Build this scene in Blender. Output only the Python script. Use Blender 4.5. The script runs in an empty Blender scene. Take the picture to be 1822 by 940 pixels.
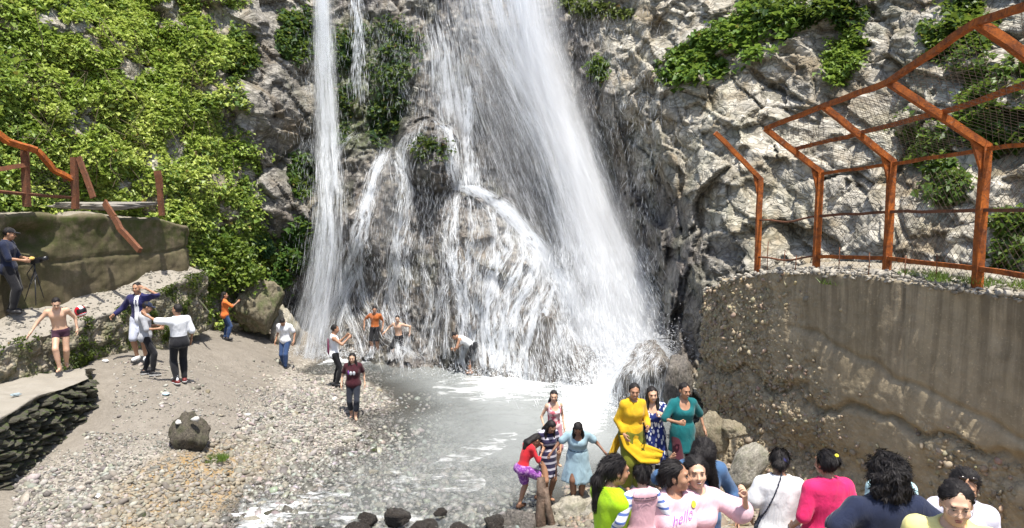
import bpy, bmesh, math, random
import numpy as np
from mathutils import Vector, Matrix

# ------------------------------------------------------------------ camera, world, sun, exposure
sc = bpy.context.scene
COL = sc.collection
F, CX, CY, HZ = 1300.0, 911.0, 470.0, 335.0
CAMZ = 5.9
TH = math.atan((CY - HZ) / F)
cam_d = bpy.data.cameras.new('camera'); cam = bpy.data.objects.new('camera', cam_d); COL.objects.link(cam)
cam.location = (0, 0, CAMZ); cam.rotation_euler = (math.radians(90) - TH, 0, 0)
cam_d.sensor_width = 36; cam_d.lens = 36 * F / 1822; cam_d.clip_end = 500; cam_d.clip_start = 0.05
sc.camera = cam
SUN_EL, SUN_AZ = math.radians(72), math.radians(155)      # azimuth from +Y (into the gorge) towards +X
SUNV = Vector((math.sin(SUN_AZ) * math.cos(SUN_EL), math.cos(SUN_AZ) * math.cos(SUN_EL), math.sin(SUN_EL)))
W = bpy.data.worlds.new('World'); sc.world = W; W.use_nodes = True
wn = W.node_tree; bg = wn.nodes['Background']
sky = wn.nodes.new('ShaderNodeTexSky'); sky.sky_type = 'NISHITA'; sky.sun_disc = False
sky.sun_elevation = SUN_EL; sky.sun_rotation = SUN_AZ; sky.air_density = 1.0; sky.dust_density = 2.0
wn.links.new(sky.outputs[0], bg.inputs[0]); bg.inputs[1].default_value = 0.15
sl = bpy.data.lights.new('sun', 'SUN'); sl.energy = 5.0; sl.angle = math.radians(0.5); sl.color = (1, 0.95, 0.86)
so = bpy.data.objects.new('sun', sl); COL.objects.link(so); so.rotation_euler = SUNV.to_track_quat('Z', 'Y').to_euler()
sc.view_settings.view_transform = 'Standard'; sc.view_settings.look = 'None'
sc.view_settings.exposure = 0.68; sc.view_settings.gamma = 1
sc.cycles.max_bounces = 5; sc.cycles.diffuse_bounces = 3; sc.cycles.glossy_bounces = 2
sc.cycles.transmission_bounces = 3; sc.cycles.transparent_max_bounces = 12
sc.cycles.caustics_reflective = False; sc.cycles.caustics_refractive = False
sc.cycles.use_denoising = True
sc.cycles.sample_clamp_indirect = 6

rng = np.random.default_rng(7)
random.seed(7)
CT, ST = math.cos(TH), math.sin(TH)

def P(px, py, Y):
    u = (px - CX) / F; v = (CY - py) / F
    dy = CT + v * ST; dz = -ST + v * CT
    return np.array([u * Y / dy, Y, CAMZ + dz * Y / dy])
def G(px, py, z):
    u = (px - CX) / F; v = (CY - py) / F
    dy = CT + v * ST; dz = -ST + v * CT
    t = (z - CAMZ) / dz
    return np.array([u * t, dy * t, z])
def proj(p):
    p = np.asarray(p); x, y, z = p[..., 0], p[..., 1], p[..., 2] - CAMZ
    dep = y * CT - z * ST; up = y * ST + z * CT
    dep = np.maximum(dep, 0.1)
    return CX + F * x / dep, CY - F * up / dep

# ------------------------------------------------------------------ numpy noise
def _h(ix, iy, iz, s):
    h = (ix * 374761393 + iy * 668265263 + iz * 2147483647 + s * 974711) & 0xFFFFFFFF
    h = ((h ^ (h >> 13)) * 1274126177) & 0xFFFFFFFF
    h = ((h ^ (h >> 15)) * 2246822519) & 0xFFFFFFFF
    return (h ^ (h >> 16)) & 0xFFFFFFFF
def noise(p, s=0):
    p = np.asarray(p, dtype=np.float64); i = np.floor(p).astype(np.int64); f = p - i
    w = f * f * f * (f * (f * 6 - 15) + 10); out = 0
    for dx in (0, 1):
        wx = w[..., 0] if dx else 1 - w[..., 0]
        for dy in (0, 1):
            wy = w[..., 1] if dy else 1 - w[..., 1]
            for dz in (0, 1):
                wz = w[..., 2] if dz else 1 - w[..., 2]
                h = _h(i[..., 0] + dx, i[..., 1] + dy, i[..., 2] + dz, s)
                gx = (h & 1023) / 511.5 - 1; gy = ((h >> 10) & 1023) / 511.5 - 1; gz = ((h >> 20) & 1023) / 511.5 - 1
                out = out + wx * wy * wz * (gx * (f[..., 0] - dx) + gy * (f[..., 1] - dy) + gz * (f[..., 2] - dz))
    return out * 1.3
def fbm(p, o=4, s=0, g=0.5):
    a = 1; t = 0; p = np.asarray(p)
    for k in range(o):
        t = t + a * noise(p * 2 ** k + 13.7 * k, s + k); a *= g
    return t
def worley(p, s=0):
    p = np.asarray(p); i = np.floor(p).astype(np.int64); f = p - i
    d1 = np.full(p.shape[:-1], 9.0); d2 = d1.copy(); cid = np.zeros(p.shape[:-1])
    for dx in (-1, 0, 1):
        for dy in (-1, 0, 1):
            for dz in (-1, 0, 1):
                h = _h(i[..., 0] + dx, i[..., 1] + dy, i[..., 2] + dz, s)
                a = (h & 1023) / 1023; b = ((h >> 10) & 1023) / 1023; c = ((h >> 20) & 1023) / 1023
                d = (dx + a - f[..., 0]) ** 2 + (dy + b - f[..., 1]) ** 2 + (dz + c - f[..., 2]) ** 2
                m = d < d1
                d2 = np.where(m, d1, np.minimum(d2, d)); cid = np.where(m, a, cid); d1 = np.where(m, d, d1)
    return np.sqrt(d1), np.sqrt(d2), cid
def facets(p, s=0):
    """blocky rock: every cell is a plane of its own tilt; returns height, and distance to the nearest joint"""
    p = np.asarray(p); i = np.floor(p).astype(np.int64); f = p - i; sh = p.shape[:-1]
    d1 = np.full(sh, 9.0); d2 = d1.copy(); hv = np.zeros(sh)
    for dx in (-1, 0, 1):
        for dy in (-1, 0, 1):
            for dz in (-1, 0, 1):
                h = _h(i[..., 0] + dx, i[..., 1] + dy, i[..., 2] + dz, s)
                ox = dx + (h & 1023) / 1023 - f[..., 0]; oy = dy + ((h >> 10) & 1023) / 1023 - f[..., 1]; oz = dz + ((h >> 20) & 1023) / 1023 - f[..., 2]
                d = ox * ox + oy * oy + oz * oz; m = d < d1
                g = _h(i[..., 0] + dx, i[..., 1] + dy, i[..., 2] + dz, s + 77)
                t = ox * ((g & 255) / 127.5 - 1) + oy * (((g >> 8) & 255) / 127.5 - 1) + oz * (((g >> 16) & 255) / 127.5 - 1) + ((g >> 24) & 255) / 255 - .5
                d2 = np.where(m, d1, np.minimum(d2, d)); hv = np.where(m, t, hv); d1 = np.where(m, d, d1)
    return hv, np.sqrt(d2) - np.sqrt(d1)
def sstep(a, b, x):
    t = np.clip((x - a) / (b - a), 0, 1); return t * t * (3 - 2 * t)
class TPS:
    def __init__(s, pts, val, lam=1e-3):
        pts = np.asarray(pts, float); n = len(pts); s.p = pts
        K = s.k(pts, pts) + lam * np.eye(n); Q = np.hstack([np.ones((n, 1)), pts])
        A = np.block([[K, Q], [Q.T, np.zeros((3, 3))]])
        s.c = np.linalg.solve(A, np.concatenate([val, np.zeros(3)]))
    def k(s, a, b):
        d = ((a[:, None, :] - b[None]) ** 2).sum(-1)
        return 0.5 * d * np.log(d + 1e-9)
    def __call__(s, q):
        q = np.asarray(q, float); sh = q.shape[:-1]; q = q.reshape(-1, 2); out = np.empty(len(q))
        for i in range(0, len(q), 20000):
            b = q[i:i + 20000]
            out[i:i + 20000] = s.k(b, s.p) @ s.c[:-3] + s.c[-3] + b @ s.c[-2:]
        return out.reshape(sh)

# ------------------------------------------------------------------ mesh helpers
def mesh(name, V, Fc, mats=(), smooth=True, attrs=None, mi=None, uv=None):
    V = np.ascontiguousarray(V, np.float32); me = bpy.data.meshes.new(name)
    if isinstance(Fc, np.ndarray):
        n, k = Fc.shape
        me.vertices.add(len(V)); me.vertices.foreach_set('co', V.ravel())
        me.loops.add(n * k); me.loops.foreach_set('vertex_index', np.ascontiguousarray(Fc, np.int32).ravel())
        me.polygons.add(n); me.polygons.foreach_set('loop_start', np.arange(0, n * k, k, dtype=np.int32))
        me.update(calc_edges=True)
    else:
        me.from_pydata(V.tolist(), [], [list(f) for f in Fc])
    for a, d in (attrs or {}).items():
        d = np.asarray(d, np.float32)
        if d.ndim == 1:
            at = me.attributes.new(a, 'FLOAT', 'POINT'); at.data.foreach_set('value', d)
        else:
            if d.shape[1] == 3: d = np.hstack([d, np.ones((len(d), 1), np.float32)])
            at = me.attributes.new(a, 'FLOAT_COLOR', 'POINT'); at.data.foreach_set('color', np.ascontiguousarray(d).ravel())
    for m in mats: me.materials.append(m)
    if mi is not None: me.polygons.foreach_set('material_index', np.asarray(mi, np.int32))
    me.polygons.foreach_set('use_smooth', np.full(len(me.polygons), smooth, bool))
    me.update()
    return me
def link(name, me, parent=None, loc=None, rot=None, scale=None):
    o = bpy.data.objects.new(name, me); COL.objects.link(o)
    if parent: o.parent = parent
    if loc is not None: o.location = [float(c) for c in loc]
    if rot is not None: o.rotation_euler = rot
    if scale is not None: o.scale = scale if hasattr(scale, '__len__') else (scale,) * 3
    return o
def tag(o, label=None, cat=None, group=None, kind=None):
    if label: o['label'] = label
    if cat: o['category'] = cat
    if group: o['group'] = group
    if kind: o['kind'] = kind
    return o
def empty(name, loc, label, cat, group=None, rz=0):
    o = bpy.data.objects.new(name, None); COL.objects.link(o); o.location = [float(c) for c in loc]; o.rotation_euler = (0, 0, rz)
    o.empty_display_size = 0.1
    return tag(o, label, cat, group)
def gridfaces(nr, nc, wrap=False):
    r = np.arange(nr - 1)[:, None]; c = np.arange(nc if wrap else nc - 1)[None]
    c2 = (c + 1) % nc
    return np.stack([r * nc + c, r * nc + c2, (r + 1) * nc + c2, (r + 1) * nc + c], -1).reshape(-1, 4)
class MB:
    """collects boxes, bars and tubes as one mesh"""
    def __init__(s): s.V = []; s.F = []; s.n = 0
    def add(s, V, Fc):
        s.V.append(np.asarray(V, float)); s.F += [tuple(int(i) + s.n for i in f) for f in Fc]; s.n += len(V); return s
    def bar(s, a, b, w, h, up=(0, 0, 1), jit=0, seg=1):
        a = np.asarray(a, float); b = np.asarray(b, float); d = b - a; L = np.linalg.norm(d); d = d / L
        x = np.cross(d, up); x /= np.linalg.norm(x); y = np.cross(x, d); V = []
        for k in range(seg + 1):
            c = a + (b - a) * k / seg + (rng.normal(size=3) * jit if 0 < k < seg else 0)
            for sx, sy in ((-1, -1), (1, -1), (1, 1), (-1, 1)): V.append(c + x * sx * w / 2 + y * sy * h / 2)
        Fc = [(3, 2, 1, 0)]
        for k in range(seg):
            o = 4 * k
            for j in range(4): Fc.append((o + j, o + (j + 1) % 4, o + 4 + (j + 1) % 4, o + 4 + j))
        o = 4 * seg; Fc.append((o, o + 1, o + 2, o + 3))
        return s.add(V, Fc)
    def tube(s, pts, r, n=6, cap=True):
        pts = [np.asarray(p, float) for p in pts]; R = r if hasattr(r, '__len__') else [r] * len(pts); V = []
        for k, p in enumerate(pts):
            d = pts[min(k + 1, len(pts) - 1)] - pts[max(k - 1, 0)]; d /= np.linalg.norm(d) + 1e-9
            a = np.cross(d, (0, 0, 1) if abs(d[2]) < 0.9 else (0, 1, 0)); a /= np.linalg.norm(a); b = np.cross(d, a)
            for j in range(n):
                t = 2 * math.pi * j / n; V.append(p + (a * math.cos(t) + b * math.sin(t)) * R[k])
        Fc = []
        for k in range(len(pts) - 1):
            for j in range(n): Fc.append((k * n + j, k * n + (j + 1) % n, (k + 1) * n + (j + 1) % n, (k + 1) * n + j))
        if cap: Fc.append(tuple(range(n))[::-1]); Fc.append(tuple((len(pts) - 1) * n + j for j in range(n)))
        return s.add(V, Fc)
    def me(s, name, mats, smooth=False): return mesh(name, np.vstack(s.V), s.F, mats, smooth)
def icos(sub):
    bm = bmesh.new(); bmesh.ops.create_icosphere(bm, subdivisions=sub, radius=1)
    V = np.array([v.co[:] for v in bm.verts]); Fc = np.array([[v.index for v in f.verts] for f in bm.faces]); bm.free(); return V, Fc
ICO = {k: icos(k) for k in (1, 2, 3, 4, 5)}

# ------------------------------------------------------------------ material helpers
class MT:
    def __init__(s, name, rough=0.8, spec=0.3):
        s.m = bpy.data.materials.new(name); s.m.use_nodes = True; s.t = s.m.node_tree; s.b = s.t.nodes['Principled BSDF']
        s.b.inputs['Roughness'].default_value = rough; s.b.inputs['Specular IOR Level'].default_value = spec
        s.co = s.t.nodes.new('ShaderNodeTexCoord').outputs['Object']
    def set(s, k, v):
        i = s.b.inputs[k]
        if isinstance(v, bpy.types.NodeSocket): s.t.links.new(v, i)
        else: i.default_value = v if not isinstance(v, tuple) or len(v) == 4 or i.type == 'VECTOR' else (*v, 1)
        return s
    def n(s, ty, **kw):
        nd = s.t.nodes.new(ty)
        for k, v in kw.items():
            if k in ('op', 'operation'): nd.operation = v; continue
            if k.startswith('_'): setattr(nd, k[1:], v); continue
            i = nd.inputs[int(k[1:])] if k[0] == 'i' and k[1:].isdigit() else nd.inputs[k.replace('__', ' ')]
            if isinstance(v, bpy.types.NodeSocket): s.t.links.new(v, i)
            elif isinstance(v, tuple) and i.type == 'RGBA' and len(v) == 3: i.default_value = (*v, 1)
            else: i.default_value = v
        return nd
    def map(s, scale=(1, 1, 1), rot=(0, 0, 0), vec=None):
        return s.n('ShaderNodeMapping', Vector=vec or s.co, Scale=scale, Rotation=rot).outputs[0]
    def noise(s, scale, detail=4, rough=0.55, vec=None, dist=0.0):
        return s.n('ShaderNodeTexNoise', Vector=vec or s.co, Scale=scale, Detail=detail, Roughness=rough, Distortion=dist).outputs[0]
    def voro(s, scale, vec=None, feat='F1', out=0):
        return s.n('ShaderNodeTexVoronoi', Vector=vec or s.co, Scale=scale, _feature=feat).outputs[out]
    def ramp(s, fac, *st):
        nd = s.n('ShaderNodeValToRGB', Fac=fac); e = nd.color_ramp.elements
        while len(e) < len(st): e.new(0.5)
        for k, (p, c) in enumerate(st):
            e[k].position = p; e[k].color = (c, c, c, 1) if not hasattr(c, '__len__') else (*c, 1)
        return nd.outputs[0]
    def mix(s, fac, a, b, bt='MIX'):
        nd = s.t.nodes.new('ShaderNodeMix'); nd.data_type = 'RGBA'; nd.blend_type = bt
        for i, v in ((0, fac), (6, a), (7, b)):
            if isinstance(v, bpy.types.NodeSocket): s.t.links.new(v, nd.inputs[i])
            else: nd.inputs[i].default_value = v if i == 0 else (*v, 1) if len(v) == 3 else v
        return nd.outputs[2]
    def math(s, op, a, b=0.0, clamp=False):
        nd = s.n('ShaderNodeMath', op=op, i0=a, i1=b); nd.use_clamp = clamp; return nd.outputs[0]
    def attr(s, name, out='Fac'): return s.n('ShaderNodeAttribute', _attribute_name=name).outputs[out]
    def sep(s, c): return s.n('ShaderNodeSeparateColor', Color=c).outputs
    def bump(s, h, strength=0.5, dist=0.05, normal=None):
        kw = dict(Height=h, Strength=strength, Distance=dist)
        if normal: kw['Normal'] = normal
        return s.n('ShaderNodeBump', **kw).outputs[0]

def mat_cliff():
    s = MT('cliff_rock', 0.75, 0.35)
    msk = s.sep(s.attr('mask', 'Color')); wet, moss, pale = msk[0], msk[1], msk[2]
    n1 = s.noise(0.9, 6, 0.6); n2 = s.noise(4.5, 6, 0.65); n3 = s.noise(17, 5, 0.65); v = s.voro(7, feat='F1')
    wv = s.n('ShaderNodeVectorMath', i0=s.co, i1=s.n('ShaderNodeVectorMath', i0=s.n('ShaderNodeTexNoise', Vector=s.co, Scale=1.3, Detail=4.0).outputs[1], i1=(.5, .5, .5), op='SUBTRACT').outputs[0], op='ADD').outputs[0]
    e1 = s.voro(1.0, s.map((1.1, 1.2, 2.6), (0, -0.9, 0), wv), 'DISTANCE_TO_EDGE'); e2 = s.voro(1.0, s.map((3.2, 3.0, 6.5), (0, -0.75, 0), wv), 'DISTANCE_TO_EDGE')
    crack = s.math('MINIMUM', s.ramp(e1, (0.0, 0.0), (0.07, 1.0)), s.ramp(e2, (0.0, 0.25), (0.09, 1.0)))
    cell = s.sep(s.voro(1.0, s.map((3.2, 3.0, 6.5), (0, -0.75, 0), wv), 'F1', 1))[0]
    grey = s.ramp(n2, (0.3, (0.10, 0.097, 0.09)), (0.5, (0.21, 0.2, 0.18)), (0.72, (0.38, 0.365, 0.33)))
    lime = s.ramp(n2, (0.26, (0.27, 0.235, 0.175)), (0.45, (0.48, 0.44, 0.35)), (0.7, (0.68, 0.64, 0.56)))
    c = s.mix(pale, grey, lime)
    c = s.mix(0.45, c, s.mix(cell, (0.19, 0.175, 0.145), (0.62, 0.58, 0.50)))
    c = s.mix(s.math('MULTIPLY', s.ramp(n1, (0.46, 0.0), (0.62, 1.0)), 0.7), c, (0.20, 0.145, 0.075))
    c = s.mix(s.math('MULTIPLY', s.ramp(s.noise(1.7, 5, .6, s.map((1, 1, .5), (1, 0, 0))), (0.5, 0.0), (0.66, 1.0)), 0.6), c, (0.15, 0.14, 0.10))
    c = s.mix(s.ramp(n3, (0.55, 0.0), (0.75, 0.45)), c, (0.08, 0.07, 0.06))
    c = s.mix(s.ramp(crack, (0.0, 0.6), (1.0, 0.0)), c, (0.05, 0.043, 0.034))
    wetc = s.mix(s.ramp(n2, (.35, 0), (.7, 1)), (0.022, 0.021, 0.023), (0.12, 0.107, 0.106))
    wf = s.math('MULTIPLY', wet, s.ramp(s.noise(2.2, 5, 0.6), (0.3, 0.55), (0.6, 1.0)))
    c = s.mix(wf, c, wetc)
    mf = s.math('MULTIPLY', moss, s.ramp(n2, (0.35, 0.1), (0.6, 1.0)), True)
    c = s.mix(mf, c, s.mix(n3, (0.03, 0.05, 0.012), (0.1, 0.13, 0.03)))
    s.set('Base Color', c); s.set('Roughness', s.math('SUBTRACT', 0.85, s.math('MULTIPLY', wet, 0.5)))
    h = s.math('ADD', s.math('MULTIPLY', n2, 0.6), s.math('ADD', s.math('MULTIPLY', n3, 0.3), s.math('ADD', s.math('MULTIPLY', crack, .8), s.math('MULTIPLY', cell, 0.7))))
    s.set('Normal', s.bump(h, 0.6, 0.07)); return s.m
def mat_boulder(name, a, b, mossy=0.3, rough=0.8, wet=0.0):
    s = MT(name, rough, 0.35)
    n1 = s.noise(2.2, 5); n2 = s.noise(9, 6, 0.65); n3 = s.noise(40, 4, 0.6)
    c = s.ramp(n2, (0.3, a), (0.68, b))
    c = s.mix(s.ramp(n3, (0.5, 0), (0.7, 0.5)), c, tuple(x * 0.35 for x in a))
    c = s.mix(s.math('MULTIPLY', s.ramp(n1, (0.48, 0), (0.62, 1)), mossy), c, (0.055, 0.075, 0.018))
    s.set('Base Color', c); s.set('Normal', s.bump(s.math('ADD', n2, s.math('MULTIPLY', n3, 0.4)), 0.8, 0.05)); return s.m
def mat_concrete(name, base, streak, moss=0.0, rust=0.0):
    s = MT(name, 0.9, 0.2)
    z = s.map((1.6, 1.6, 0.16)); n1 = s.noise(1.0, 5, 0.6, z); n2 = s.noise(3.5, 7, 0.65); n3 = s.noise(30, 5, 0.7)
    c = s.mix(s.ramp(n1, (0.35, 0), (0.65, 1)), base, streak)
    c = s.mix(s.ramp(n2, (0.4, 0), (0.75, 0.7)), c, tuple(x * 0.55 for x in base))
    c = s.mix(s.ramp(n3, (0.58, 0), (0.72, 0.7)), c, tuple(min(1, x * 1.9) for x in base))
    rf = s.attr('rough'); agg = s.voro(14); aggc = s.voro(14, out=1)
    ac = s.mix(s.sep(aggc)[0], tuple(x * 0.5 for x in base), (0.46, 0.37, 0.24))
    c = s.mix(s.math('MULTIPLY', rf, 0.5), c, ac)
    mo = s.math('MULTIPLY', s.math('ADD', s.attr('moss'), moss), s.ramp(n2, (0.38, 0), (0.6, 1)), True)
    c = s.mix(mo, c, s.mix(n3, (0.025, 0.04, 0.008), (0.09, 0.11, 0.025)))
    st = s.math('MULTIPLY', s.attr('stain'), s.ramp(s.noise(2.5, 4, 0.6, s.map((2.2, 2.2, 0.08))), (0.42, 0), (0.6, 1)))
    c = s.mix(s.math('MULTIPLY', st, 0.5), c, (0.05, 0.038, 0.026))
    c = s.mix(s.math('MULTIPLY', s.attr('dust'), s.ramp(n2, (0.3, 0.5), (0.55, 1))), c, (0.27, 0.245, 0.205))
    s.set('Base Color', c)
    h = s.math('ADD', s.math('MULTIPLY', n3, 0.25), s.math('SUBTRACT', s.math('MULTIPLY', n2, 0.4), s.math('MULTIPLY', s.math('MULTIPLY', agg, rf), 1.6)))
    s.set('Normal', s.bump(h, 0.7, 0.05)); return s.m
def mat_ground():
    s = MT('beach_gravel', 0.95, 0.15)
    n1 = s.noise(0.7, 5); n2 = s.noise(5, 6, 0.65); v = s.voro(16, out=1); vd = s.voro(16); n3 = s.noise(45, 3)
    sand = s.mix(s.math('ADD', s.math('MULTIPLY', n2, .6), s.math('MULTIPLY', s.noise(1.6, 5, .65), .5)), (0.09, 0.078, 0.062), (0.29, 0.262, 0.225))
    grav = s.mix(s.sep(v)[0], (0.13, 0.115, 0.095), (0.42, 0.39, 0.34))
    c = s.mix(s.math('ADD', s.attr('stony'), s.math('MULTIPLY', s.math('SUBTRACT', n1, 0.5), 0.8), True), sand, grav)
    c = s.mix(s.math('MULTIPLY', s.attr('ochre'), s.ramp(n2, (0.35, 0), (0.6, 0.9))), c, (0.26, 0.17, 0.07))
    c = s.mix(s.ramp(n3, (0.6, 0), (0.75, 0.5)), c, (0.1, 0.085, 0.07))
    c = s.mix(s.attr('wet'), c, (0.045, 0.042, 0.035))
    s.set('Base Color', c)
    s.set('Normal', s.bump(s.math('ADD', s.math('MULTIPLY', vd, -0.8), s.math('ADD', n2, s.math('MULTIPLY', n3, 0.3))), 0.6, 0.05)); return s.m
def mat_pebble():
    s = MT('pebble_stone', 0.8, 0.3)
    c = s.mix(s.ramp(s.noise(25, 4), (0.35, 0), (0.7, 0.6)), s.attr('tint', 'Color'), (0.2, 0.19, 0.17))
    s.set('Base Color', c); s.set('Roughness', s.attr('rgh')); return s.m
def mat_leaf(name, rough=0.45):
    s = MT(name, rough, 0.4)
    c = s.attr('tint', 'Color')
    c = s.mix(s.ramp(s.noise(9, 2), (0.4, 0), (0.7, 0.35)), c, (0.04, 0.07, 0.01))
    s.set('Base Color', c)
    tr = s.n('ShaderNodeBsdfTranslucent', Color=s.mix(0.5, c, (0.30, 0.39, 0.06))).outputs[0]
    mx = s.n('ShaderNodeMixShader', Fac=0.42, i1=s.b.outputs[0], i2=tr).outputs[0]
    s.t.links.new(mx, s.t.nodes['Material Output'].inputs[0]); return s.m
def mat_rust(name, a=(0.46, 0.125, 0.018), b=(0.14, 0.04, 0.012)):
    s = MT(name, 0.85, 0.3)
    n = s.noise(6, 6, 0.7); n2 = s.noise(40, 4, 0.7)
    c = s.mix(s.ramp(n, (0.35, 0), (0.65, 1)), a, b); c = s.mix(s.ramp(n2, (0.5, 0), (0.72, 0.8)), c, (0.05, 0.022, 0.015))
    c = s.mix(s.ramp(s.noise(14, 4), (0.62, 0), (0.72, 0.6)), c, (0.38, 0.2, 0.12))
    s.set('Base Color', c); s.set('Normal', s.bump(s.math('ADD', n, n2), 0.5, 0.01)); return s.m
def mat_spray():
    s = MT('falling_water', 0.6, 0.2); s.set('Base Color', (0.93, 0.95, 0.97))
    tr = s.n('ShaderNodeBsdfTranslucent', Color=(0.93, 0.95, 0.98)).outputs[0]
    mx = s.n('ShaderNodeMixShader', Fac=0.5, i1=s.b.outputs[0], i2=tr).outputs[0]
    s.t.links.new(mx, s.t.nodes['Material Output'].inputs[0]); return s.m
def mat_pool():
    s = MT('pool_water', 0.12, 0.5)
    foam = s.attr('foam'); dep = s.attr('depth')
    fn = s.noise(2.4, 6, 0.7, s.map((0.55, 1.5, 1), (0, 0, -0.5)), 0.4); fine = s.noise(16, 5, 0.7)
    ff = s.math('MULTIPLY', s.math('ADD', foam, s.math('MULTIPLY', s.math('SUBTRACT', fn, 0.52), s.math('MULTIPLY', 3.0, s.math('GREATER_THAN', foam, 0.02)))), 1.6, True)
    ff = s.math('MULTIPLY', ff, s.ramp(fine, (0.25, 0.55), (0.5, 1.0)))
    milky = s.mix(s.noise(0.6, 4), (0.21, 0.225, 0.22), (0.31, 0.33, 0.325))
    c = s.mix(ff, milky, (0.88, 0.9, 0.91)); s.set('Base Color', c)
    s.set('Roughness', s.math('ADD', 0.1, s.math('MULTIPLY', ff, 0.6)))
    a = s.math('MAXIMUM', s.ramp(dep, (0.0, 0.06), (0.10, 0.2), (0.28, 0.62), (0.55, 0.97)), ff); s.set('Alpha', a)
    h = s.math('ADD', s.math('MULTIPLY', s.noise(7, 3, 0.5, s.map((1, 0.6, 1))), 0.5), s.math('MULTIPLY', s.noise(22, 3), 0.25))
    s.set('Normal', s.bump(h, 0.6, 0.07)); return s.m

M_CLIFF = mat_cliff()
M_WALLR = mat_concrete('weathered_concrete', (0.33, 0.268, 0.175), (0.385, 0.318, 0.22))
M_WALLL = mat_concrete('mossy_concrete', (0.16, 0.13, 0.085), (0.10, 0.085, 0.045), 0.15)
M_LEDGE = mat_concrete('ledge_rubble_concrete', (0.24, 0.22, 0.19), (0.3, 0.28, 0.25))
M_STONE = mat_boulder('dark_mossy_stone', (0.035, 0.034, 0.026), (0.13, 0.12, 0.09), 0.95)
M_BOULD = mat_boulder('pale_boulder', (0.19, 0.175, 0.14), (0.5, 0.46, 0.38), 0.35)
M_WETROCK = mat_boulder('wet_dark_rock', (0.028, 0.026, 0.024), (0.24, 0.215, 0.19), 0.08, 0.3)
M_STREAMROCK = mat_boulder('black_wet_rock', (0.008, 0.0075, 0.007), (0.065, 0.054, 0.045), 0.0, 0.12)
M_BROWNROCK = mat_boulder('ochre_rock', (0.16, 0.125, 0.075), (0.42, 0.37, 0.27), 0.3)
M_WHITE = mat_boulder('white_stone', (0.6, 0.58, 0.54), (0.8, 0.78, 0.74), 0.0)
M_GROUND = mat_ground(); M_PEB = mat_pebble(); M_LEAF = mat_leaf('creeper_leaf')
M_RUST = mat_rust('rusty_steel'); M_RUSTD = mat_rust('dark_rusty_steel', (0.2, 0.075, 0.035), (0.10, 0.05, 0.03))
M_WIRE = mat_rust('wire', (0.16, 0.12, 0.09), (0.08, 0.06, 0.05))
M_SPRAY = mat_spray(); M_POOL = mat_pool()
# ------------------------------------------------------------------ the gorge: cliff as a bowl around a vertical axis
AX, AY = 0.0, 9.0
ctl = [(0,350,19),(0,200,20.2),(0,0,22),(150,350,21.5),(150,200,22.5),(150,0,24.5),(300,360,23.6),(300,200,24.8),(300,0,27),
 (0,480,18.8),(150,480,21.3),(320,500,23.6),
 (400,490,25),(400,350,25.3),(420,200,26),(420,0,28),(480,400,26.2),(490,200,27),(480,0,29),(470,560,26.5),
 (530,500,28.6),(530,600,28.6),(545,300,28.4),(550,100,29),(540,0,30),
 (600,640,25.6),(600,400,26.9),(620,240,28.4),(600,150,29),(630,0,30),
 (700,640,25.2),(700,400,26.6),(690,230,28.2),(690,130,28.6),(700,0,29.4),
 (770,640,24.9),(770,400,26.2),(770,200,27.6),(780,0,29.2),
 (850,660,24.6),(850,450,25.9),(850,290,27.6),(850,150,28.4),(880,0,29.5),
 (950,680,24.0),(940,500,25.6),(930,350,27.6),(930,150,28.6),
 (1040,690,23.4),(1040,560,25),(1040,400,27.2),(1040,250,27.8),(1000,0,28.5),
 (1110,650,24),(1110,500,25.6),(1100,350,26),(1060,200,26.5),(1010,30,28),
 (1200,600,20.6),(1190,480,22),(1180,400,22.6),(1150,250,24),(1110,100,25.4),(1100,0,26.5),
 (1260,520,18.9),(1290,420,19.2),(1300,250,20.8),(1300,100,22.2),(1300,0,23.8),
 (1450,480,18),(1450,250,19.6),(1450,100,20.8),(1450,0,22.2),(1650,500,15.8),(1650,250,17.4),(1650,0,20),
 (1822,520,13.6),(1822,250,15.4),(1822,0,18)]
cp = np.array([P(*c) for c in ctl])
def cyl(p): return np.stack([np.arctan2(p[..., 0] - AX, p[..., 1] - AY) * 18, p[..., 2]], -1), np.hypot(p[..., 0] - AX, p[..., 1] - AY)
cq, cr = cyl(cp)
ex = []                                     # carry the bowl on beyond the frame
for ph, z, r in ((-78, 0, 13), (-78, 8, 14), (-78, 16, 18), (85, 0, 12), (85, 8, 13), (85, 16, 18), (-52, 17, 23), (-25, 17, 25), (0, 17, 23), (25, 17, 22), (50, 17, 17),
                 (-30, -1, 18.5), (-10, -1, 15.5), (5, -1, 14.6), (25, -1, 11.5), (60, -1, 11), (-60, -1, 14)):
    ex.append((math.radians(ph) * 18, z, r))
ex = np.array(ex)
cliff_tps = TPS(np.vstack([cq, ex[:, :2]]), np.concatenate([cr, ex[:, 2]]), 0.3)
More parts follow.
